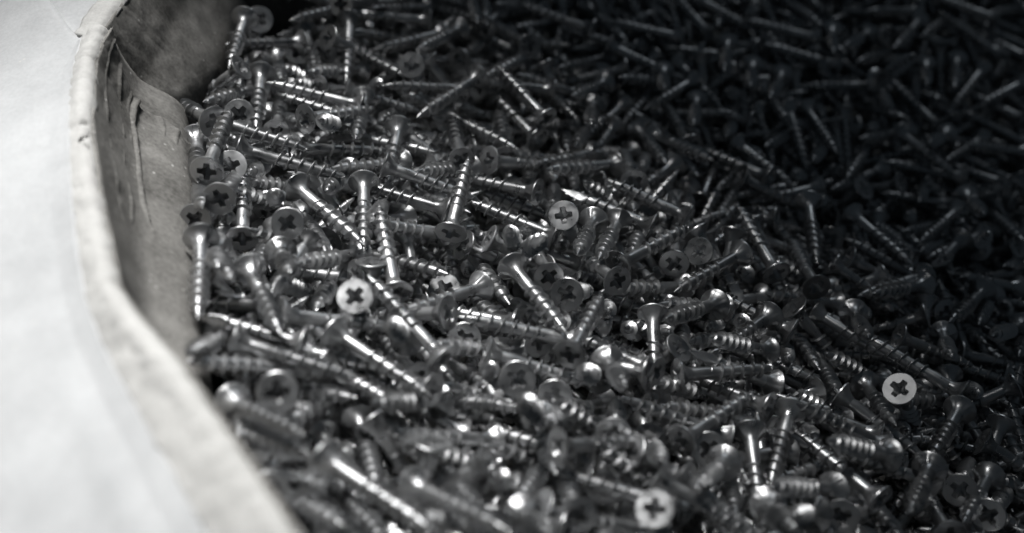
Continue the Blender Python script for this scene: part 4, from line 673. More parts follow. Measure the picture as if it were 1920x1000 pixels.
-811,150,-9,116,32,821,-361,-407,-146,38,-418,1248,45,81,-5,775,-1117,-304,-129,-4,575,1624,-165,-139,43,1214,-763,-364,-138,-35,497,-190,-241,80,-28,152,-1180,-232,-165,40,751,347,-420,-120,29,
342,1315,-111,174,8,852,441,-344,151,-8,1154,-689,-497,95,10,2277,1127,-553,179,3,1237,224,-567,-48,59,148,581,-178,31,-23,1525,-1021,-552,146,9,2171,1819,-253,-60,-17,1115,1578,-184,-30,-12,
-760,-127,71,112,4,1138,9,-426,-164,-8,747,1488,-264,-45,45,-440,-567,-104,-148,46,-237,943,-5,95,-13,379,651,-159,50,-56,1640,2177,69,-73,14,1750,191,-681,-56,2,347,-344,-248,-90,11,
1703,738,-641,-139,33,2219,2104,-7,-101,-3,1186,-987,-481,-49,16,2394,1944,-127,-175,11,-325,-999,-115,98,27,681,-1002,-330,171,19,2363,2134,39,-18,3,529,1925,13,-9,6,2224,1611,-342,-153,0,
-193,-404,-191,-116,44,1552,2251,158,-34,2,-478,-636,-36,-87,16,848,77,-458,-5,2,939,1897,-121,-72,7,1928,2061,151,59,3,-367,-249,-92,-35,8,2564,2069,-60,-137,-4,1166,799,-430,12,-11,
1465,1798,-143,-155,4,-144,177,-35,-151,-20,1355,-151,-449,33,-51,812,159,-412,-2,-2,1174,-290,-445,-62,-10,176,1097,-73,91,-24,1803,1540,-199,20,-65,-263,1346,-32,-19,-5,1504,1457,-436,0,29,
-156,156,-237,-29,36,1414,-1151,-491,77,-6,127,-1214,-61,-162,0,1736,529,-693,-84,40,110,-279,-144,47,-7,329,-343,-304,-99,38,-216,159,-184,177,48,1722,2203,192,11,6,611,1169,-200,14,-32,
-161,880,-93,-110,2,1135,2107,38,-92,-3,-245,902,-143,172,43,2145,1444,-332,35,-28,42,1105,-166,-173,27,1752,-555,-627,146,5,-559,238,-89,-9,15,2263,1444,-484,7,2,-311,1584,-17,-78,9,
2139,885,-702,-95,21,1849,-394,-631,-171,0,1108,186,-389,158,-6,1200,1115,-376,-137,19,-353,530,-106,-52,10,1286,1248,-437,77,37,2312,1818,-259,-20,2,868,880,-460,-82,41,1117,1461,-362,-135,28,
995,417,-435,115,32,-341,452,-113,175,25,-212,957,-106,-103,0,2090,1077,-663,-147,45,-275,1630,22,20,4,2464,1946,147,63,-20,-905,1007,89,-59,-12,1141,-257,-482,-72,-5,51,-839,-48,143,-30,
1342,971,-500,-123,27,711,1329,-157,-52,-26,589,-1113,-357,-58,24,498,347,-340,-142,45,-137,-660,6,114,-42,589,1585,-223,-119,26,105,-1054,-242,-165,14,-772,431,-25,-31,-26,-88,1639,-10,-133,-10,
1382,1130,-491,-143,-9,974,-1175,-431,121,-4,119,-329,-282,176,15,-30,224,-181,-3,-22,1255,-559,-583,-28,-12,40,1554,-97,-168,-2,2257,1274,-668,-127,11,228,-957,-291,-24,-8,-66,-548,-199,87,8,
1197,718,-549,71,32,509,1719,-117,-117,7,-623,-2,-28,-84,-8,1946,630,-680,-97,-3,310,-783,-284,166,13,577,-199,-396,53,-13,-597,303,-55,-116,-12,72,-602,-265,-174,24,257,1941,60,-18,-32,
1648,1596,-454,-112,10,-322,815,-97,-59,-31,1885,1398,-507,-12,-11,996,748,-551,-170,32,2190,1540,-554,-72,16,-180,846,-139,118,-11,719,267,-436,8,-3,1169,-657,-596,-14,9,628,143,-410,-162,9,
2178,1538,-435,-20,-35,597,-913,-314,151,6,1074,1070,-352,24,-50,-220,-788,-167,-15,-4,747,1932,-32,34,23,1871,929,-686,-61,-8,1123,-626,-577,87,7,1369,205,-610,-79,-12,615,-1146,-420,59,8,
12,-934,-194,163,19,1602,341,-644,72,4,-437,1279,-7,12,-34,656,824,-457,-94,33,1658,316,-671,56,-11,1949,161,-764,93,10,1538,1866,-118,83,21,641,1195,-318,139,14,1909,1085,-685,-165,32,
1291,1830,-191,-14,-3,1407,312,-673,81,20,1571,74,-659,-138,19,2276,1721,-373,-34,-18,1902,1997,-153,-166,23,1497,186,-634,9,-22,106,-1324,-235,172,24,335,214,-327,-77,8,1726,584,-666,83,9,
1585,481,-669,-29,7,-570,109,-85,-173,11,1496,1316,-499,-126,20,946,246,-462,-31,-30,750,-883,-427,52,-12,1365,864,-512,177,4,372,-1331,-273,57,0,364,2012,67,-123,-3,1126,2120,159,33,-14,
157,1144,-251,102,18,-723,975,-46,-88,-1,2240,2021,-94,-14,-12,-729,-269,-44,85,-1,392,-10,-409,-100,28,-750,515,-78,142,23,-472,1134,-100,106,25,-64,89,-258,-150,29,525,-703,-396,-147,22,
114,-697,-294,56,-1,424,868,-351,6,-11,1064,833,-557,37,15,-448,-26,-94,-27,-18,1001,-692,-551,-136,27,996,1428,-349,-154,5,580,-904,-402,70,3,1940,1508,-451,142,26,216,-257,-290,134,4,
161,-128,-209,9,-27,1043,-10,-491,48,-23,1015,1994,-2,13,-1,2107,1241,-567,176,13,581,1277,-225,84,-14,762,-262,-477,-83,11,1330,1312,-417,-55,-22,542,682,-446,-52,7,-229,487,-230,127,23,
818,708,-337,6,-44,-832,1366,-60,-33,25,2156,1639,-324,152,10,1179,1732,-339,-64,11,1626,1283,-492,132,24,2066,976,-682,-126,22,539,-336,-389,51,-10,1533,1163,-470,1,-30,1616,194,-767,-42,16,
-613,988,-64,23,-7,-380,-1130,-117,5,-6,1251,-686,-626,8,11,210,944,-221,-68,-35,-300,-426,-209,-151,31,97,1681,-39,64,2,-130,557,-174,-18,-31,954,-1285,-463,59,-13,-217,-1120,-210,53,15,
155,-638,-257,94,-9,-641,1467,-77,-94,19,782,-197,-460,-73,-6,264,-1044,-240,-46,-14,552,2110,62,-68,-4,729,-311,-414,7,-16,234,261,-324,149,22,137,1496,-188,-54,-9,856,1649,-313,-95,27,
1789,2175,-27,-134,19,387,-199,-359,-64,2,707,-695,-386,45,-21,83,1051,-217,20,2,-477,869,-157,-77,6,11,665,-262,103,13,-540,1099,-117,-14,2,155,1503,-112,23,-20,946,813,-458,-107,-6,
-365,-920,-118,103,11,1480,-255,-641,27,-14,797,906,-476,-135,26,1867,1448,-437,3,-23,1490,1318,-557,-94,21,2009,1077,-686,-109,16,377,1608,-257,-107,24,754,-1075,-476,-85,23,1881,1932,-261,-110,16,
463,1035,-291,-14,-25,995,841,-566,-36,17,542,-477,-261,-88,-21,1374,626,-560,90,-11,2168,1593,-516,-124,11,-387,-188,-119,-5,-2,1818,-157,-758,118,9,1901,977,-719,-75,17,1407,-402,-601,24,-26,
571,448,-447,93,16,1087,-535,-605,-101,38,1645,2108,44,-45,-42,1156,-412,-600,-79,15,1704,2199,43,-63,-3,-223,487,-162,-132,0,1336,-521,-544,103,-2,1742,382,-731,-45,3,957,-657,-439,150,-15,
2190,1397,-546,10,3,1267,2013,-162,-79,12,-342,986,-108,-167,6,954,1117,-386,-28,-33,-347,-602,-128,-37,-17,-799,727,22,17,-24,652,1706,-134,21,-9,1673,2065,-136,-101,44,-360,919,-167,-104,17,
1274,2045,-53,-159,14,839,1120,-382,-39,-12,-589,469,-107,-179,15,1412,1702,-374,-144,45,819,-289,-513,90,22,1325,925,-562,-37,-4,2131,1173,-683,-173,32,309,-347,-373,-79,24,347,752,-296,-118,4,
-500,-326,-82,-131,-1,-539,-283,-112,-34,-10,653,1056,-371,-57,-3,1637,826,-649,79,21,-209,-393,-251,-128,45,-53,-1483,-154,97,-10,-719,235,-76,-83,20,96,835,-209,138,5,2181,894,-772,-138,24,
1535,-158,-619,-2,-16,1238,-176,-593,145,14,1826,1453,-456,-172,-2,1770,1595,-302,-31,-56,261,760,-283,-139,0,939,-423,-436,-153,11,-330,518,-147,-1,-22,915,1206,-410,-32,-8,1043,-1052,-477,40,-13,
358,1874,-31,-122,2,-865,931,17,79,-5,-965,505,4,97,0,1219,173,-509,177,10,-883,688,44,1,-36,-75,605,-184,171,0,700,926,-457,3,11,699,-1218,-387,124,24,572,-80,-296,-143,-6,-406,335,-67,75,-40,
2350,2258,33,-52,10,76,-1015,-143,-73,-38,191,1907,8,-122,-12,1808,742,-691,-103,17,-579,-51,-55,48,-10,-96,1398,-185,-59,10,-806,80,-82,109,20,315,540,-374,-117,20,1453,-464,-597,-20,-35,
985,304,-574,-51,20,2355,1388,-616,-91,-13,997,1034,-477,-177,30,-23,-1423,-93,161,-21,1879,2280,97,-83,-4,854,572,-535,-83,27,908,2023,-120,-42,20,1540,889,-581,75,0,-394,1016,-74,-166,15,
1073,-282,-494,-161,-4,259,-65,-280,146,6,500,2052,7,-114,2,1459,-1028,-607,108,3,411,1625,-102,71,-3,837,1800,-246,-47,22,596,1680,-179,-33,-7,1112,-191,-514,-131,27,-393,1324,-77,53,12,
-234,1447,-97,-46,-12,2171,567,-756,179,-7,1464,1864,-167,-162,7,1274,1690,-165,27,-20,-548,658,-96,69,10,788,-83,-499,-20,25,1807,-362,-750,166,22,1311,-540,-652,70,20,997,535,-449,33,-18,
867,1671,-94,89,-18,202,-31,-332,132,14,944,1549,-243,133,24,-161,1365,-35,24,-28,700,1839,-69,-164,-2,491,564,-339,153,7,1512,-331,-605,-41,-34,106,15,-295,-61,8,450,-444,-324,30,-4,
1196,338,-619,88,17,-534,-887,-86,47,-8,686,-543,-481,-92,22,2283,2287,105,-155,14,146,479,-272,-142,3,1587,2147,59,166,18,567,-1025,-390,169,28,-991,701,87,71,-16,414,-1122,-340,-58,-2,
1142,-1066,-561,-110,38,1294,249,-571,127,8,432,304,-367,17,-16,2355,2031,-182,-118,20,1494,603,-596,81,-5,823,94,-520,135,29,1973,1109,-641,-40,-2,108,758,-334,-113,29,901,-1118,-495,177,27,
755,749,-474,2,15,-255,1392,-36,18,-9,-308,850,-235,16,26,1900,1915,-37,45,-19,394,796,-300,137,0,720,-1059,-357,95,-1,481,-941,-356,70,-10,1540,1503,-363,41,-2,2302,844,-760,114,10,
1875,2270,162,-35,-20,1360,2151,30,-117,-7,-3,-789,-274,169,39,-554,423,-58,-96,-21,1423,1360,-454,-172,8,2397,1154,-629,109,9,656,2031,57,-90,-25,-175,-266,-194,5,-20,-663,-647,-97,47,10,
1013,-267,-565,-54,11,1017,-1061,-515,-142,21,516,598,-299,94,-27,1161,1959,7,66,12,882,-489,-528,20,4,-205,423,-207,14,-10,1075,850,-446,-100,-21,416,-778,-272,70,-24,403,400,-397,-154,32,
-617,1256,-76,-2,3,235,1294,-204,108,11,424,1006,-276,99,-5,1306,-748,-529,-157,-1,1780,293,-667,-169,-3,1704,-34,-758,-2,-2,-558,-865,-17,107,0,-450,-427,-98,30,-10,2016,417,-827,-178,30,
-538,1032,-120,143,26,96,-1208,-265,158,54,178,1746,-163,-78,14,-325,1244,-111,-32,-4,-265,-223,-246,-166,45,-219,-525,-224,-6,31,196,-864,-311,-20,-2,656,1624,-50,67,-60,274,1090,-248,-156,9,
1525,260,-763,-147,49,1219,908,-525,-27,-11,1646,-681,-682,-178,34,12,-860,-288,34,19,1308,14,-658,-71,10,288,984,-273,-138,3,998,1003,-391,127,18,796,-39,-448,96,5,-388,-1071,-70,1,-18,
1226,1724,-192,-150,-6,600,796,-432,-81,25,382,967,-337,-50,7,182,1756,-93,-55,-4,1328,-933,-608,109,11,2019,1708,-236,54,-10,-219,-1154,-115,142,32,959,-489,-492,-9,-9,1260,1196,-552,-153,36,
2101,660,-799,126,28,910,-565,-517,174,27,453,-700,-450,114,40,1228,642,-573,-168,16,2053,1806,-338,-28,-1,2222,937,-801,-172,46,1589,734,-638,-111,2,-463,-530,-31,17,-48,-316,-171,-164,176,15,
1841,-78,-675,72,-28,1370,-296,-652,128,24,587,1503,-236,-119,21,1100,-580,-514,-128,11,1282,-801,-470,20,-37,519,1061,-320,29,-6,956,1935,-9,-40,-26,541,1590,-185,-128,0,1323,1602,-343,-141,8,
-946,630,54,-73,-12,1792,1812,-319,-109,14,-149,-1007,-96,171,-19,1183,-1246,-490,103,12,557,401,-402,153,15,360,325,-368,-133,18,721,-491,-335,173,-25,-454,176,-134,44,-2,625,483,-430,-61,19,
-560,-751,-32,82,-22,-341,-351,-191,-10,11,1755,2161,67,-44,-18,280,1495,-256,-164,51,2107,2164,31,-89,-37,-469,-476,-93,151,17,72,1798,-38,-95,18,-530,155,-168,-75,27,848,1958,-46,2,-1,
1649,1788,-185,34,0,1269,520,-556,121,23,259,-481,-201,77,-23,-868,747,-31,81,6,929,1852,-220,-53,12,818,1936,-117,-50,-7,1611,1686,-208,169,8,1577,-815,-545,-144,-3,1479,-629,-614,126,-7,
966,374,-622,26,33,2040,1397,-574,-21,-5,44,329,-302,-87,22,-201,96,-200,147,8,536,-766,-461,-11,19,-485,7,-162,40,4,-240,266,-240,-30,10,484,1085,-388,-26,17,-735,641,-109,-33,6,1296,-133,-562,92,-2,
-786,463,-144,-116,42,1337,-1221,-459,99,-32,85,499,-199,-20,-26,9,1449,-187,-66,0,-332,-1161,-210,1,25,114,1780,-90,-139,10,2471,1857,-221,163,9,887,1711,-261,-131,8,1255,1271,-507,-153,28,
1562,1248,-523,-107,-5,396,-1035,-372,140,31,1585,-89,-675,-3,-12,-616,544,-45,165,-5,1843,1181,-540,163,13,1905,781,-740,-116,13,1398,-360,-663,148,26,1230,1575,-364,-94,7,-667,750,-103,84,19,
1256,-909,-565,-78,-1,829,378,-480,30,-6,2420,2198,84,-173,10,472,663,-396,139,22,1986,1224,-631,162,26,418,1068,-359,-46,8,1942,1033,-665,-104,11,-804,885,18,47,6,2280,1947,-234,-35,-3,
1068,2105,10,-132,7,283,285,-310,52,-2,-266,-940,-107,133,-8,342,429,-383,25,-2,668,1294,-362,-30,-2,723,229,-505,175,34,461,-272,-337,3,-18,1518,1833,-79,134,-1,1362,1626,-374,-91,-4,
-356,897,-96,-134,16,1692,-227,-707,-151,13,1104,1524,-395,-158,32,66,565,-249,52,-2,2547,1820,-335,176,28,1550,1937,-234,-95,18,574,1840,-2,43,-11,1581,1675,-273,-13,-15,1341,370,-635,-92,6,
2509,2095,-83,-171,17,1845,1734,-276,-8,-21,2369,1661,-317,151,-2,-208,1192,-197,-179,32,-262,-275,-125,42,-32,1467,885,-503,68,-31,2022,1813,-240,16,2,-299,1528,-81,-129,26,157,-1034,-147,99,-52,
1233,-199,-520,-89,-8,-486,406,-112,-7,-26,1074,-753,-553,-139,25,-166,-379,-236,-15,9,683,-1331,-358,49,-11,495,1990,147,41,-25,2478,1647,-488,-132,8,1702,1518,-469,141,61,1300,674,-558,-86,-2,
-506,1528,-46,-116,15,1836,96,-797,-24,51,1871,1575,-539,-130,49,1708,1067,-470,-122,-25,2341,2322,207,-40,-24,-228,-1477,-99,89,-13,1024,-392,-522,164,43,636,906,-265,-45,-33,-779,-293,-19,-3,-6,
2140,343,-715,149,-8,186,-476,-358,83,26,2339,1535,-484,166,29,2157,1804,-148,139,-22,970,1634,-270,21,8,-355,182,-128,47,-13,1480,2149,67,-63,-20,848,1282,-375,-10,-10,589,-471,-320,57,-34,
251,257,-404,-90,28,834,1296,-298,34,-25,290,-568,-295,165,23,1602,261,-728,-9,6,58,1427,-126,-126,3,-778,603,15,-81,-1,1071,2126,62,-3,11,1247,181,-665,134,42,322,87,-333,11,-8,-235,-853,-194,107,23,
307,-1317,-298,-175,35,1019,-97,-556,4,27,35,267,-231,167,2,419,34,-397,20,20,1377,2229,63,-145,20,1379,594,-598,-59,16,226,-1178,-257,-80,15,1723,-136,-764,112,23,926,1375,-201,19,-53,
1362,398,-536,105,-26,
]

# ------------------------------------------------------------------ table under the box
def quad_grid(fn, nu, nv):
    vs = [fn(i / nu, j / nv) for i in range(nu + 1) for j in range(nv + 1)]
    fs = [(i * (nv + 1) + j, (i + 1) * (nv + 1) + j, (i + 1) * (nv + 1) + j + 1, i * (nv + 1) + j + 1) for i in range(nu) for j in range(nv)]
    return vs, fs
v, f = quad_grid(lambda a, b: (-1.5 + 3 * a, -1.5 + 3 * b, -0.125), 4, 4)
tag(link('table', make_mesh('table', v, f, TABLE)), kind='structure')

# ------------------------------------------------------------------ cardboard box
def lerp_path(path, t, straight=0.0):
    n = len(path) - 1
    k = min(int(t * n), n - 1)
    a = t * n - k
    line = Vector(path[k]) * (1 - a) + Vector(path[k + 1]) * a
    if straight >= 1: return line
    p0 = Vector(path[max(k - 1, 0)]); p1 = Vector(path[k]); p2 = Vector(path[k + 1]); p3 = Vector(path[min(k + 2, n)])
    soft = 0.5 * (2 * p1 + (p2 - p0) * a + (2 * p0 - 5 * p1 + 4 * p2 - p3) * a * a + (3 * p1 - p0 - 3 * p2 + p3) * a ** 3)
    return soft * (1 - straight) + line * straight

def nz(p, s):
    return noise.noise(Vector(p) * s)

box = link('cardboard_box', None)
tag(box, 'crumpled grey cardboard box with a pale folded rim, full of screws', 'box')

def loft(name, rows, nu, nv, mat, thick, bump, parent, offset=-1):
    """sheet through rows of points (each row a path along the wall), bumpy and with real thickness"""
    def fn(a, b):
        col = [lerp_path(r, a, 1.0) for r in rows]
        p = lerp_path(col, b)
        return p
    vs, fs = quad_grid(fn, nu, nv)
    me = make_mesh(name, vs, fs, mat)
    nrm = [v.normal.copy() for v in me.vertices]
    for i, v in enumerate(me.vertices):
        a, b = divmod(i, nv + 1)
        v.co = v.co + nrm[i] * bump(a / nu, b / nv, v.co)
    me.update()
    o = link(name, me, parent)
    md = o.modifiers.new('thickness', 'SOLIDIFY')
    md.thickness = thick
    md.offset = offset
    return o

# long side wall: path from the far corner towards the camera; foot and rim in metres from the heap line
FOOT = [pt(335, 215, 0.345), pt(342, 280, 0.334), pt(350, 400, 0.315), pt(358, 530, 0.295), pt(364, 640, 0.279), pt(376, 720, 0.269), pt(396, 800, 0.260), pt(430, 900, 0.250), pt(520, 1060, 0.238), pt(640, 1240, 0.227), pt(900, 1600, 0.205)]
RIMI = [pt(190, 60, 0.322), pt(168, 118, 0.311), pt(160, 235, 0.289), pt(172, 350, 0.271), pt(196, 468, 0.256), pt(208, 545, 0.246), pt(262, 620, 0.235), pt(334, 702, 0.225), pt(432, 840, 0.213), pt(530, 985, 0.202), pt(740, 1300, 0.184)]
RIMO = [pt(164, 76, 0.321), pt(148, 132, 0.310), pt(138, 240, 0.289), pt(143, 350, 0.271), pt(156, 472, 0.256), pt(172, 560, 0.247), pt(205, 650, 0.237), pt(252, 740, 0.227), pt(330, 880, 0.214), pt(405, 1020, 0.203), pt(590, 1330, 0.185)]
UPW = Vector((0, 0, 1))
def ridge(d, w):
    return math.exp(-(d / w) ** 2)
def wall_bump(a, b, p):
    return 0.0003 * nz(p, 45) + 0.0002 * nz(p, 160)
rows_in = [[p + Vector((-0.004, 0, -0.025)) for p in FOOT], FOOT,
           [f * 0.5 + r * 0.5 + Vector((-0.003, 0, -0.002)) for f, r in zip(FOOT, RIMI)], RIMI]
loft('side_wall', rows_in, 90, 60, BOARD, 0.0022, wall_bump, box)

# rim: the board is doubled over here, a soft roll between inner wall and outer flap
def edge_wave(a, b, p):
    return 0.0006 * nz(p, 60) + 0.0005 * nz(p, 240) + 0.0002 * nz(p, 700)
rows_rim = [[r + Vector((0.0004, 0, -0.001)) for r in RIMI],
            [r * 0.85 + o * 0.15 + UPW * 0.0007 for r, o in zip(RIMI, RIMO)],
            [r * 0.45 + o * 0.55 + UPW * 0.0004 for r, o in zip(RIMI, RIMO)],
            [o - UPW * 0.0004 for o in RIMO]]
loft('folded_rim', rows_rim, 260, 20, RIM, 0.0018, edge_wave, box)

# outer flap falling away from the rim
OUT1 = [o + Vector((-0.010, 0.000, -0.0020)) for o in RIMO]
OUT2 = [o + Vector((-0.045, 0.004, -0.014)) for o in RIMO]
OUT3 = [o + Vector((-0.125, 0.010, -0.055)) for o in RIMO]
OUT1[0] = pt(136, 62, 0.326); OUT2[0] = pt(60, -45, 0.348); OUT3[0] = pt(-90, -220, 0.395)
for k, s_ in ((1, 0.75), (2, 0.45), (3, 0.2)):
    OUT2[k] += Vector((0, 0.03 * s_, 0)); OUT3[k] += Vector((0, 0.07 * s_, 0.008 * s_))
rows_flap = [[o - UPW * 0.0003 for o in RIMO], OUT1, OUT2, OUT3]
def flap_bump(a, b, p):
    return 0.0035 * nz(p, 13) * min(1, b * 4) + 0.0012 * nz(p, 40) * min(1, b * 5) - 0.0016 * ridge(b - 0.36, 0.05) * max(0, a - 0.45)
loft('outer_flap', rows_flap, 110, 50, PAPER, 0.0020, flap_bump, box)

# far part of the wall beyond the corner, and the wall across the back
FOOT2 = [pt(300, 250, 0.341), pt(345, 198, 0.350), pt(398, 140, 0.365), pt(436, 62, 0.392), pt(466, 10, 0.410)]
RIM2 = [pt(172, 82, 0.321), pt(192, 52, 0.326), pt(236, -8, 0.338), pt(300, -90, 0.360), pt(352, -160, 0.380)]
rows2 = [[p + Vector((0, 0.004, -0.025)) for p in FOOT2], FOOT2, [f * 0.5 + r * 0.5 + Vector((-0.001, 0.002, 0)) for f, r in zip(FOOT2, RIM2)], RIM2]
def far_bump(a, b, p):
    return 0.0010 * nz(p, 50) + 0.0005 * nz(p, 190) + 0.0002 * nz(p, 500) + 0.0003 * ridge(a - 0.36 - 0.06 * b, 0.006)
loft('end_wall', rows2, 70, 40, BOARD, 0.0015, far_bump, box, 0)
FOOT3 = [pt(464, 14, 0.409), pt(560, 30, 0.418), pt(800, -45, 0.455), pt(1200, -185, 0.53)]
RIM3 = [pt(350, -158, 0.379), pt(470, -220, 0.395), pt(720, -330, 0.43), pt(1150, -470, 0.50)]
rows3 = [[p + Vector((0, 0.004, -0.03)) for p in FOOT3], FOOT3, RIM3]
loft('back_wall', rows3, 40, 20, BOARD, 0.0015, far_bump, box, 0)
# pale lip along the top of the far wall
LIP = [[r + Vector((0.0008, -0.001, -0.0008)) for r in RIM2], [r + Vector((-0.001, 0.001, 0.0012)) for r in RIM2], [r + Vector((-0.0060, 0.0050, 0.0002)) for r in RIM2]]
loft('end_rim', LIP, 50, 8, RIM, 0.0015, edge_wave, box)
# flap added to the far wall, sloped so the gap behind the rim shows grey
EF = [r + Vector((-0.0060, 0.0050, -0.0008)) for r in RIM2]
loft('added_end_flap', [EF, [r + Vector((-0.020, 0.006, -0.006)) for r in EF], [r + Vector((-0.110, 0.030, -0.050)) for r in EF]], 40, 20, PAPER, 0.002, lambda a, b, p: 0.001 * nz(p, 30), box)
# torn liner lying on the inside of the wall, its far edge frayed and lifting
def wall_at(a, t):
    col = [lerp_path(r, a, 1.0) for r in rows_in[1:]]
    return lerp_path(col, t)
LINER_IN = Vector((0.90, -0.10, 0.42)).normalized()
def liner(u, t):
    start = 0.085 * min(1, (1 - t) / 0.6) + 0.012 * math.sin(t * 13) * (1 - t) + 0.02 * max(0, 0.3 - t)
    a = start + (0.96 - start) * u
    p = wall_at(a, max(0.0, t))
    lift = 0.0015 + 0.0030 * math.exp(-(u / 0.05) ** 2) * (0.35 + 0.65 * math.exp(-((t - 0.22) / 0.14) ** 2))
    bend = 0.05 * math.sin(u * 14) + 0.02 * math.sin(u * 41)
    fold = 0.0013 * ridge(t - 0.50 + 0.55 * u - bend, 0.018) - 0.0005 * ridge(t - 0.45 + 0.55 * u - bend, 0.03)
    for t0, sl, hh, ww in ((0.34, 0.42, 0.0006, 0.010), (0.72, 0.70, 0.0006, 0.012), (0.86, 0.55, 0.0004, 0.008), (0.20, 0.10, 0.0004, 0.010), (0.60, 0.90, 0.0004, 0.008)):
        fold += hh * ridge(t - t0 + sl * u - 0.03 * math.sin(u * 17 + t0 * 30) - 0.012 * math.sin(u * 53 + t0 * 9), ww)
    return p + LINER_IN * (lift + fold + 0.0007 * nz(p, 55) + 0.0005 * nz(p, 150) + 0.00022 * nz(p, 420))
v, f = quad_grid(liner, 220, 100)
lo = link('torn_liner', make_mesh('torn_liner', v, f, BOARD), box)
md = lo.modifiers.new('thickness', 'SOLIDIFY'); md.thickness = 0.0007; md.offset = 0
# bottom board under the screws
v, f = quad_grid(lambda a, b: (-0.13 + 0.55 * a, -0.2 + 0.6 * b, -0.281 * (-0.13 + 0.55 * a) - 0.056 * (-0.2 + 0.6 * b) - 0.034), 6, 6)
link('bottom_board', make_mesh('bottom_board', v, f, BOARD), box)

# ------------------------------------------------------------------ one screw, in metres: head top at 0, tip at -Z
LEN = 0.029
def lathe(profile, n, ribs=False):
    vs, fs = [], []
    for k, (r, z) in enumerate(profile):
        for i in range(n):
            a = 2 * math.pi * i / n
            rr = r
            if ribs and -0.0030 < z < -0.0008 and (i % (n // 4)) in (0, 1):
                rr = r + 0.00032
            vs.append((rr * math.cos(a), rr * math.sin(a), z))
    for k in range(len(profile) - 1):
        for i in range(n):
            j = (i + 1) % n
            fs.append((k * n + i, (k + 1) * n + i, (k + 1) * n + j, k * n + j))
    return vs, fs

HEAD_R = 0.0040
def cross_r(a, l, w):
    """outline of a cross recess: wings of half-width w and length l, waist rounded"""
    d = (a + math.pi / 4) % (math.pi / 2) - math.pi / 4
    d = abs(d)
    return max(min(l / max(math.cos(d), 1e-3), w / max(math.sin(d), 1e-3)), 0.60 * l)

def head_mesh(n, detail):
    prof = [(0.00385, 0), (0.0040, -0.00012), (0.0040, -0.00042), (0.00385, -0.00062), (0.00335, -0.00085), (0.0027, -0.0015), (0.0021, -0.0023), (0.0018, -0.0031), (0.0016, -0.0040)] if detail else \
           [(0.0039, 0), (0.0040, -0.0004), (0.0032, -0.0010), (0.0021, -0.0025), (0.0016, -0.0040)]
    vs, fs = lathe(prof, n, detail)
    base = len(vs)
    for i in range(n):
        a = 2 * math.pi * i / n
        r = cross_r(a, 0.0023, 0.00078)
        vs.append((r * math.cos(a), r * math.sin(a), 0))
    for i in range(n):
        j = (i + 1) % n
        fs.append((i, j, base + j, base + i))
    return vs, fs

def recess_mesh(n):
    vs, fs = [], []
    for l, w, z in ((0.0023, 0.00078, 0), (0.0021, 0.00070, -0.0007), (0.0015, 0.00060, -0.0016), (0.0009, 0.0005, -0.0023)):
        for i in range(n):
            a = 2 * math.pi * i / n
            r = cross_r(a, l, w)
            vs.append((r * math.cos(a), r * math.sin(a), z))
    for k in range(3):
        for i in range(n):
            j = (i + 1) % n
            fs.append((k * n + i, k * n + j, (k + 1) * n + j, (k + 1) * n + i))
    vs.append((0, 0, -0.0028))
    for i in range(n):
        fs.append((3 * n + i, 3 * n + (i + 1) % n, 4 * n))
    return vs, fs

def slash(vs, on, sink=0.0):
    if not on: return vs
    out = []
    for x, y, z in vs:
        t = z + LEN            # height above the tip
        lim = 0.0003 if t < 0.007 else 0.0003 + (t - 0.007) * 0.8
        out.append((min(x, lim - sink), y, z))
    return out

def shank_mesh(n, cut):
    prof = [(0.0016, -0.0040), (0.00158, -0.0085), (0.00146, -0.0095), (0.00144, -0.015), (0.00142, -0.0222), (0.00126, -0.0242), (0.00080, -0.0264), (0.0003, -0.0283), (0.00004, -LEN)]
    if cut: prof[4:5] = [(0.00144, -0.0185), (0.00143, -0.0205), (0.00142, -0.0222)]
    vs, fs = lathe(prof, n)
    return slash(vs, cut), fs

def thread_mesh(n, cut):
    pitch, z0, z1 = 0.0029, -0.0088, -LEN + 0.0006
    steps = int((z0 - z1) / pitch * n)
    vs, fs = [], []
    for k in range(steps + 1):
        t = k / steps
        z = z0 + (z1 - z0) * t
        up = z + LEN
        core = 0.00142 * min(1, up / 0.0062) - 0.00006
        h = 0.00088 * min(1, t * 9) * min(1, 0.25 + up / 0.005)
        a = 2 * math.pi * (z0 - z) / pitch
        c, s = math.cos(a), math.sin(a)
        for r, dz in ((core, 0.00042), (core + h, 0.00008), (core + h, -0.00008), (core, -0.00042)):
            vs.append((r * c, r * s, z + dz))
        if k:
            b = 4 * k
            for q in range(3):
                fs.append((b - 4 + q, b - 4 + q + 1, b + q + 1, b + q))
    return slash(vs, cut, 0.00008), fs

M_HEAD = make_mesh('head', *head_mesh(48, True), STEEL, True, 35)
M_RECESS = make_mesh('cross_recess', *recess_mesh(48), STEEL, True, 35)
M_SHANK = [make_mesh('shank', *shank_mesh(18, c), STEEL, True, 45) for c in (False, True)]
M_THREAD = [make_mesh('thread', *thread_mesh(16, c), STEEL, True, 40) for c in (False, True)]

def screw_matrix(loc, d, roll):
    d = Vector(d).normalized()
    q = Vector((0, 0, -1)).rotation_difference(d)
    return Matrix.Translation(loc) @ (q @ Quaternion((0, 0, -1), roll)).to_matrix().to_4x4()

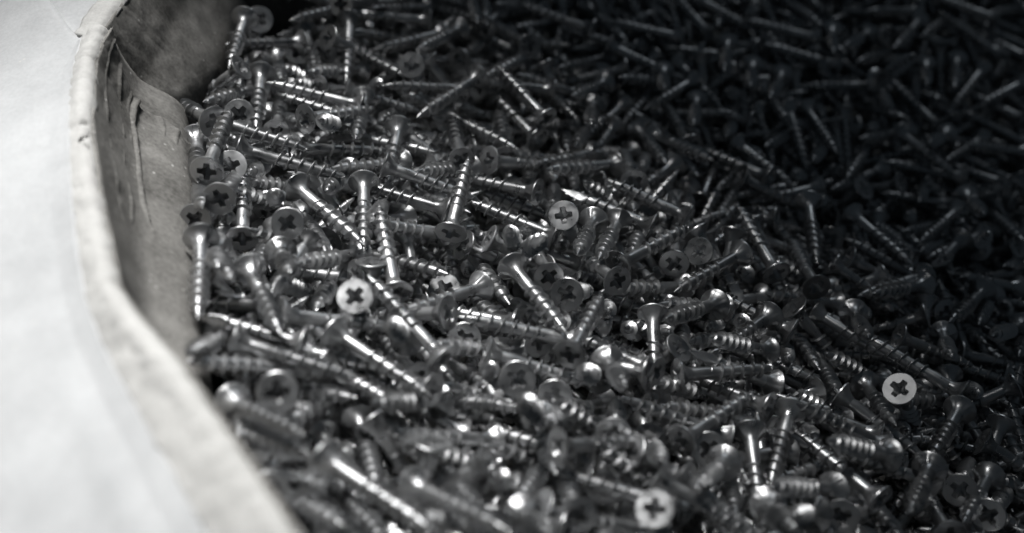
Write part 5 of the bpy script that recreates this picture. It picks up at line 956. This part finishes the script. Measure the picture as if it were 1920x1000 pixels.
random.seed(4)
for k, (x, y, z, dx, dy, dz, roll, label) in enumerate(SCREWS):
    e = link('screw', None)
    e.empty_display_size = 0.003
    e.matrix_world = screw_matrix((x / 1000, y / 1000, z / 1000), (dx, dy, dz), math.radians(roll))
    s_ = random.uniform(0.98, 1.06)
    e.scale = (s_ * 1.05, s_ * 1.05, s_ * random.choice((0.88, 0.96, 0.98, 1.0, 1.02)))
    tag(e, label, 'screw', 'steel screws heaped in the box')
    cut = 1 if ('cut point' in label or k % 5 == 0) else 0
    h = link('head', M_HEAD, e)
    link('cross_recess', M_RECESS, h)
    link('shank', M_SHANK[cut], e)
    link('thread', M_THREAD[cut], e)

# ------------------------------------------------------------------ the rest of the heap, past counting
def part_arrays(pieces):
    V, F3, F4, o = [], [], [], 0
    for vs, fs in pieces:
        V += vs
        for f_ in fs:
            (F4 if len(f_) == 4 else F3).append([i + o for i in f_])
        o += len(vs)
    return np.array(V, 'f4'), np.array(F3, 'i4').reshape(-1, 3), np.array(F4, 'i4').reshape(-1, 4)

LOW = [part_arrays([head_mesh(20, False), recess_mesh(20), shank_mesh(10, c), thread_mesh(10, c)]) for c in (False, True)]
raw = np.array(HEAP, 'f8').reshape(-1, 5)
LV, L3, L4, off = [], [], [], 0
rs = np.random.default_rng(3)
for k, (px, py, pz, th, ph) in enumerate(raw):
    th, ph = math.radians(th), math.radians(ph)
    d = (math.cos(ph) * math.cos(th), math.cos(ph) * math.sin(th), math.sin(ph))
    m = np.array(screw_matrix((px * 1e-4, py * 1e-4, pz * 1e-4), d, rs.uniform(0, 6.28)))
    V, F3, F4 = LOW[k % 5 == 0]
    s_ = rs.uniform(0.94, 1.05)
    LV.append((V * np.array((s_ * 1.05, s_ * 1.05, s_ * rs.uniform(0.9, 1.03)))) @ m[:3, :3].T + m[:3, 3]); L3.append(F3 + off); L4.append(F4 + off)
    off += len(V)
LV, L3, L4 = np.concatenate(LV).astype('f4'), np.concatenate(L3), np.concatenate(L4)
me = bpy.data.meshes.new('loose_screws')
me.vertices.add(len(LV))
me.vertices.foreach_set('co', LV.ravel())
loops = np.concatenate([L3.ravel(), L4.ravel()]).astype('i4')
starts = np.concatenate([np.arange(len(L3)) * 3, len(L3) * 3 + np.arange(len(L4)) * 4]).astype('i4')
me.loops.add(len(loops))
me.loops.foreach_set('vertex_index', loops)
me.polygons.add(len(starts))
me.polygons.foreach_set('loop_start', starts)
me.polygons.foreach_set('use_smooth', np.ones(len(starts), bool))
me.materials.append(STEEL)
me.update(calc_edges=True)
me.set_sharp_from_angle(angle=math.radians(40))
heap = link('loose_screws', me)
tag(heap, 'tangled mass of dark steel screws filling the box between the nearer ones', 'screws', kind='stuff')
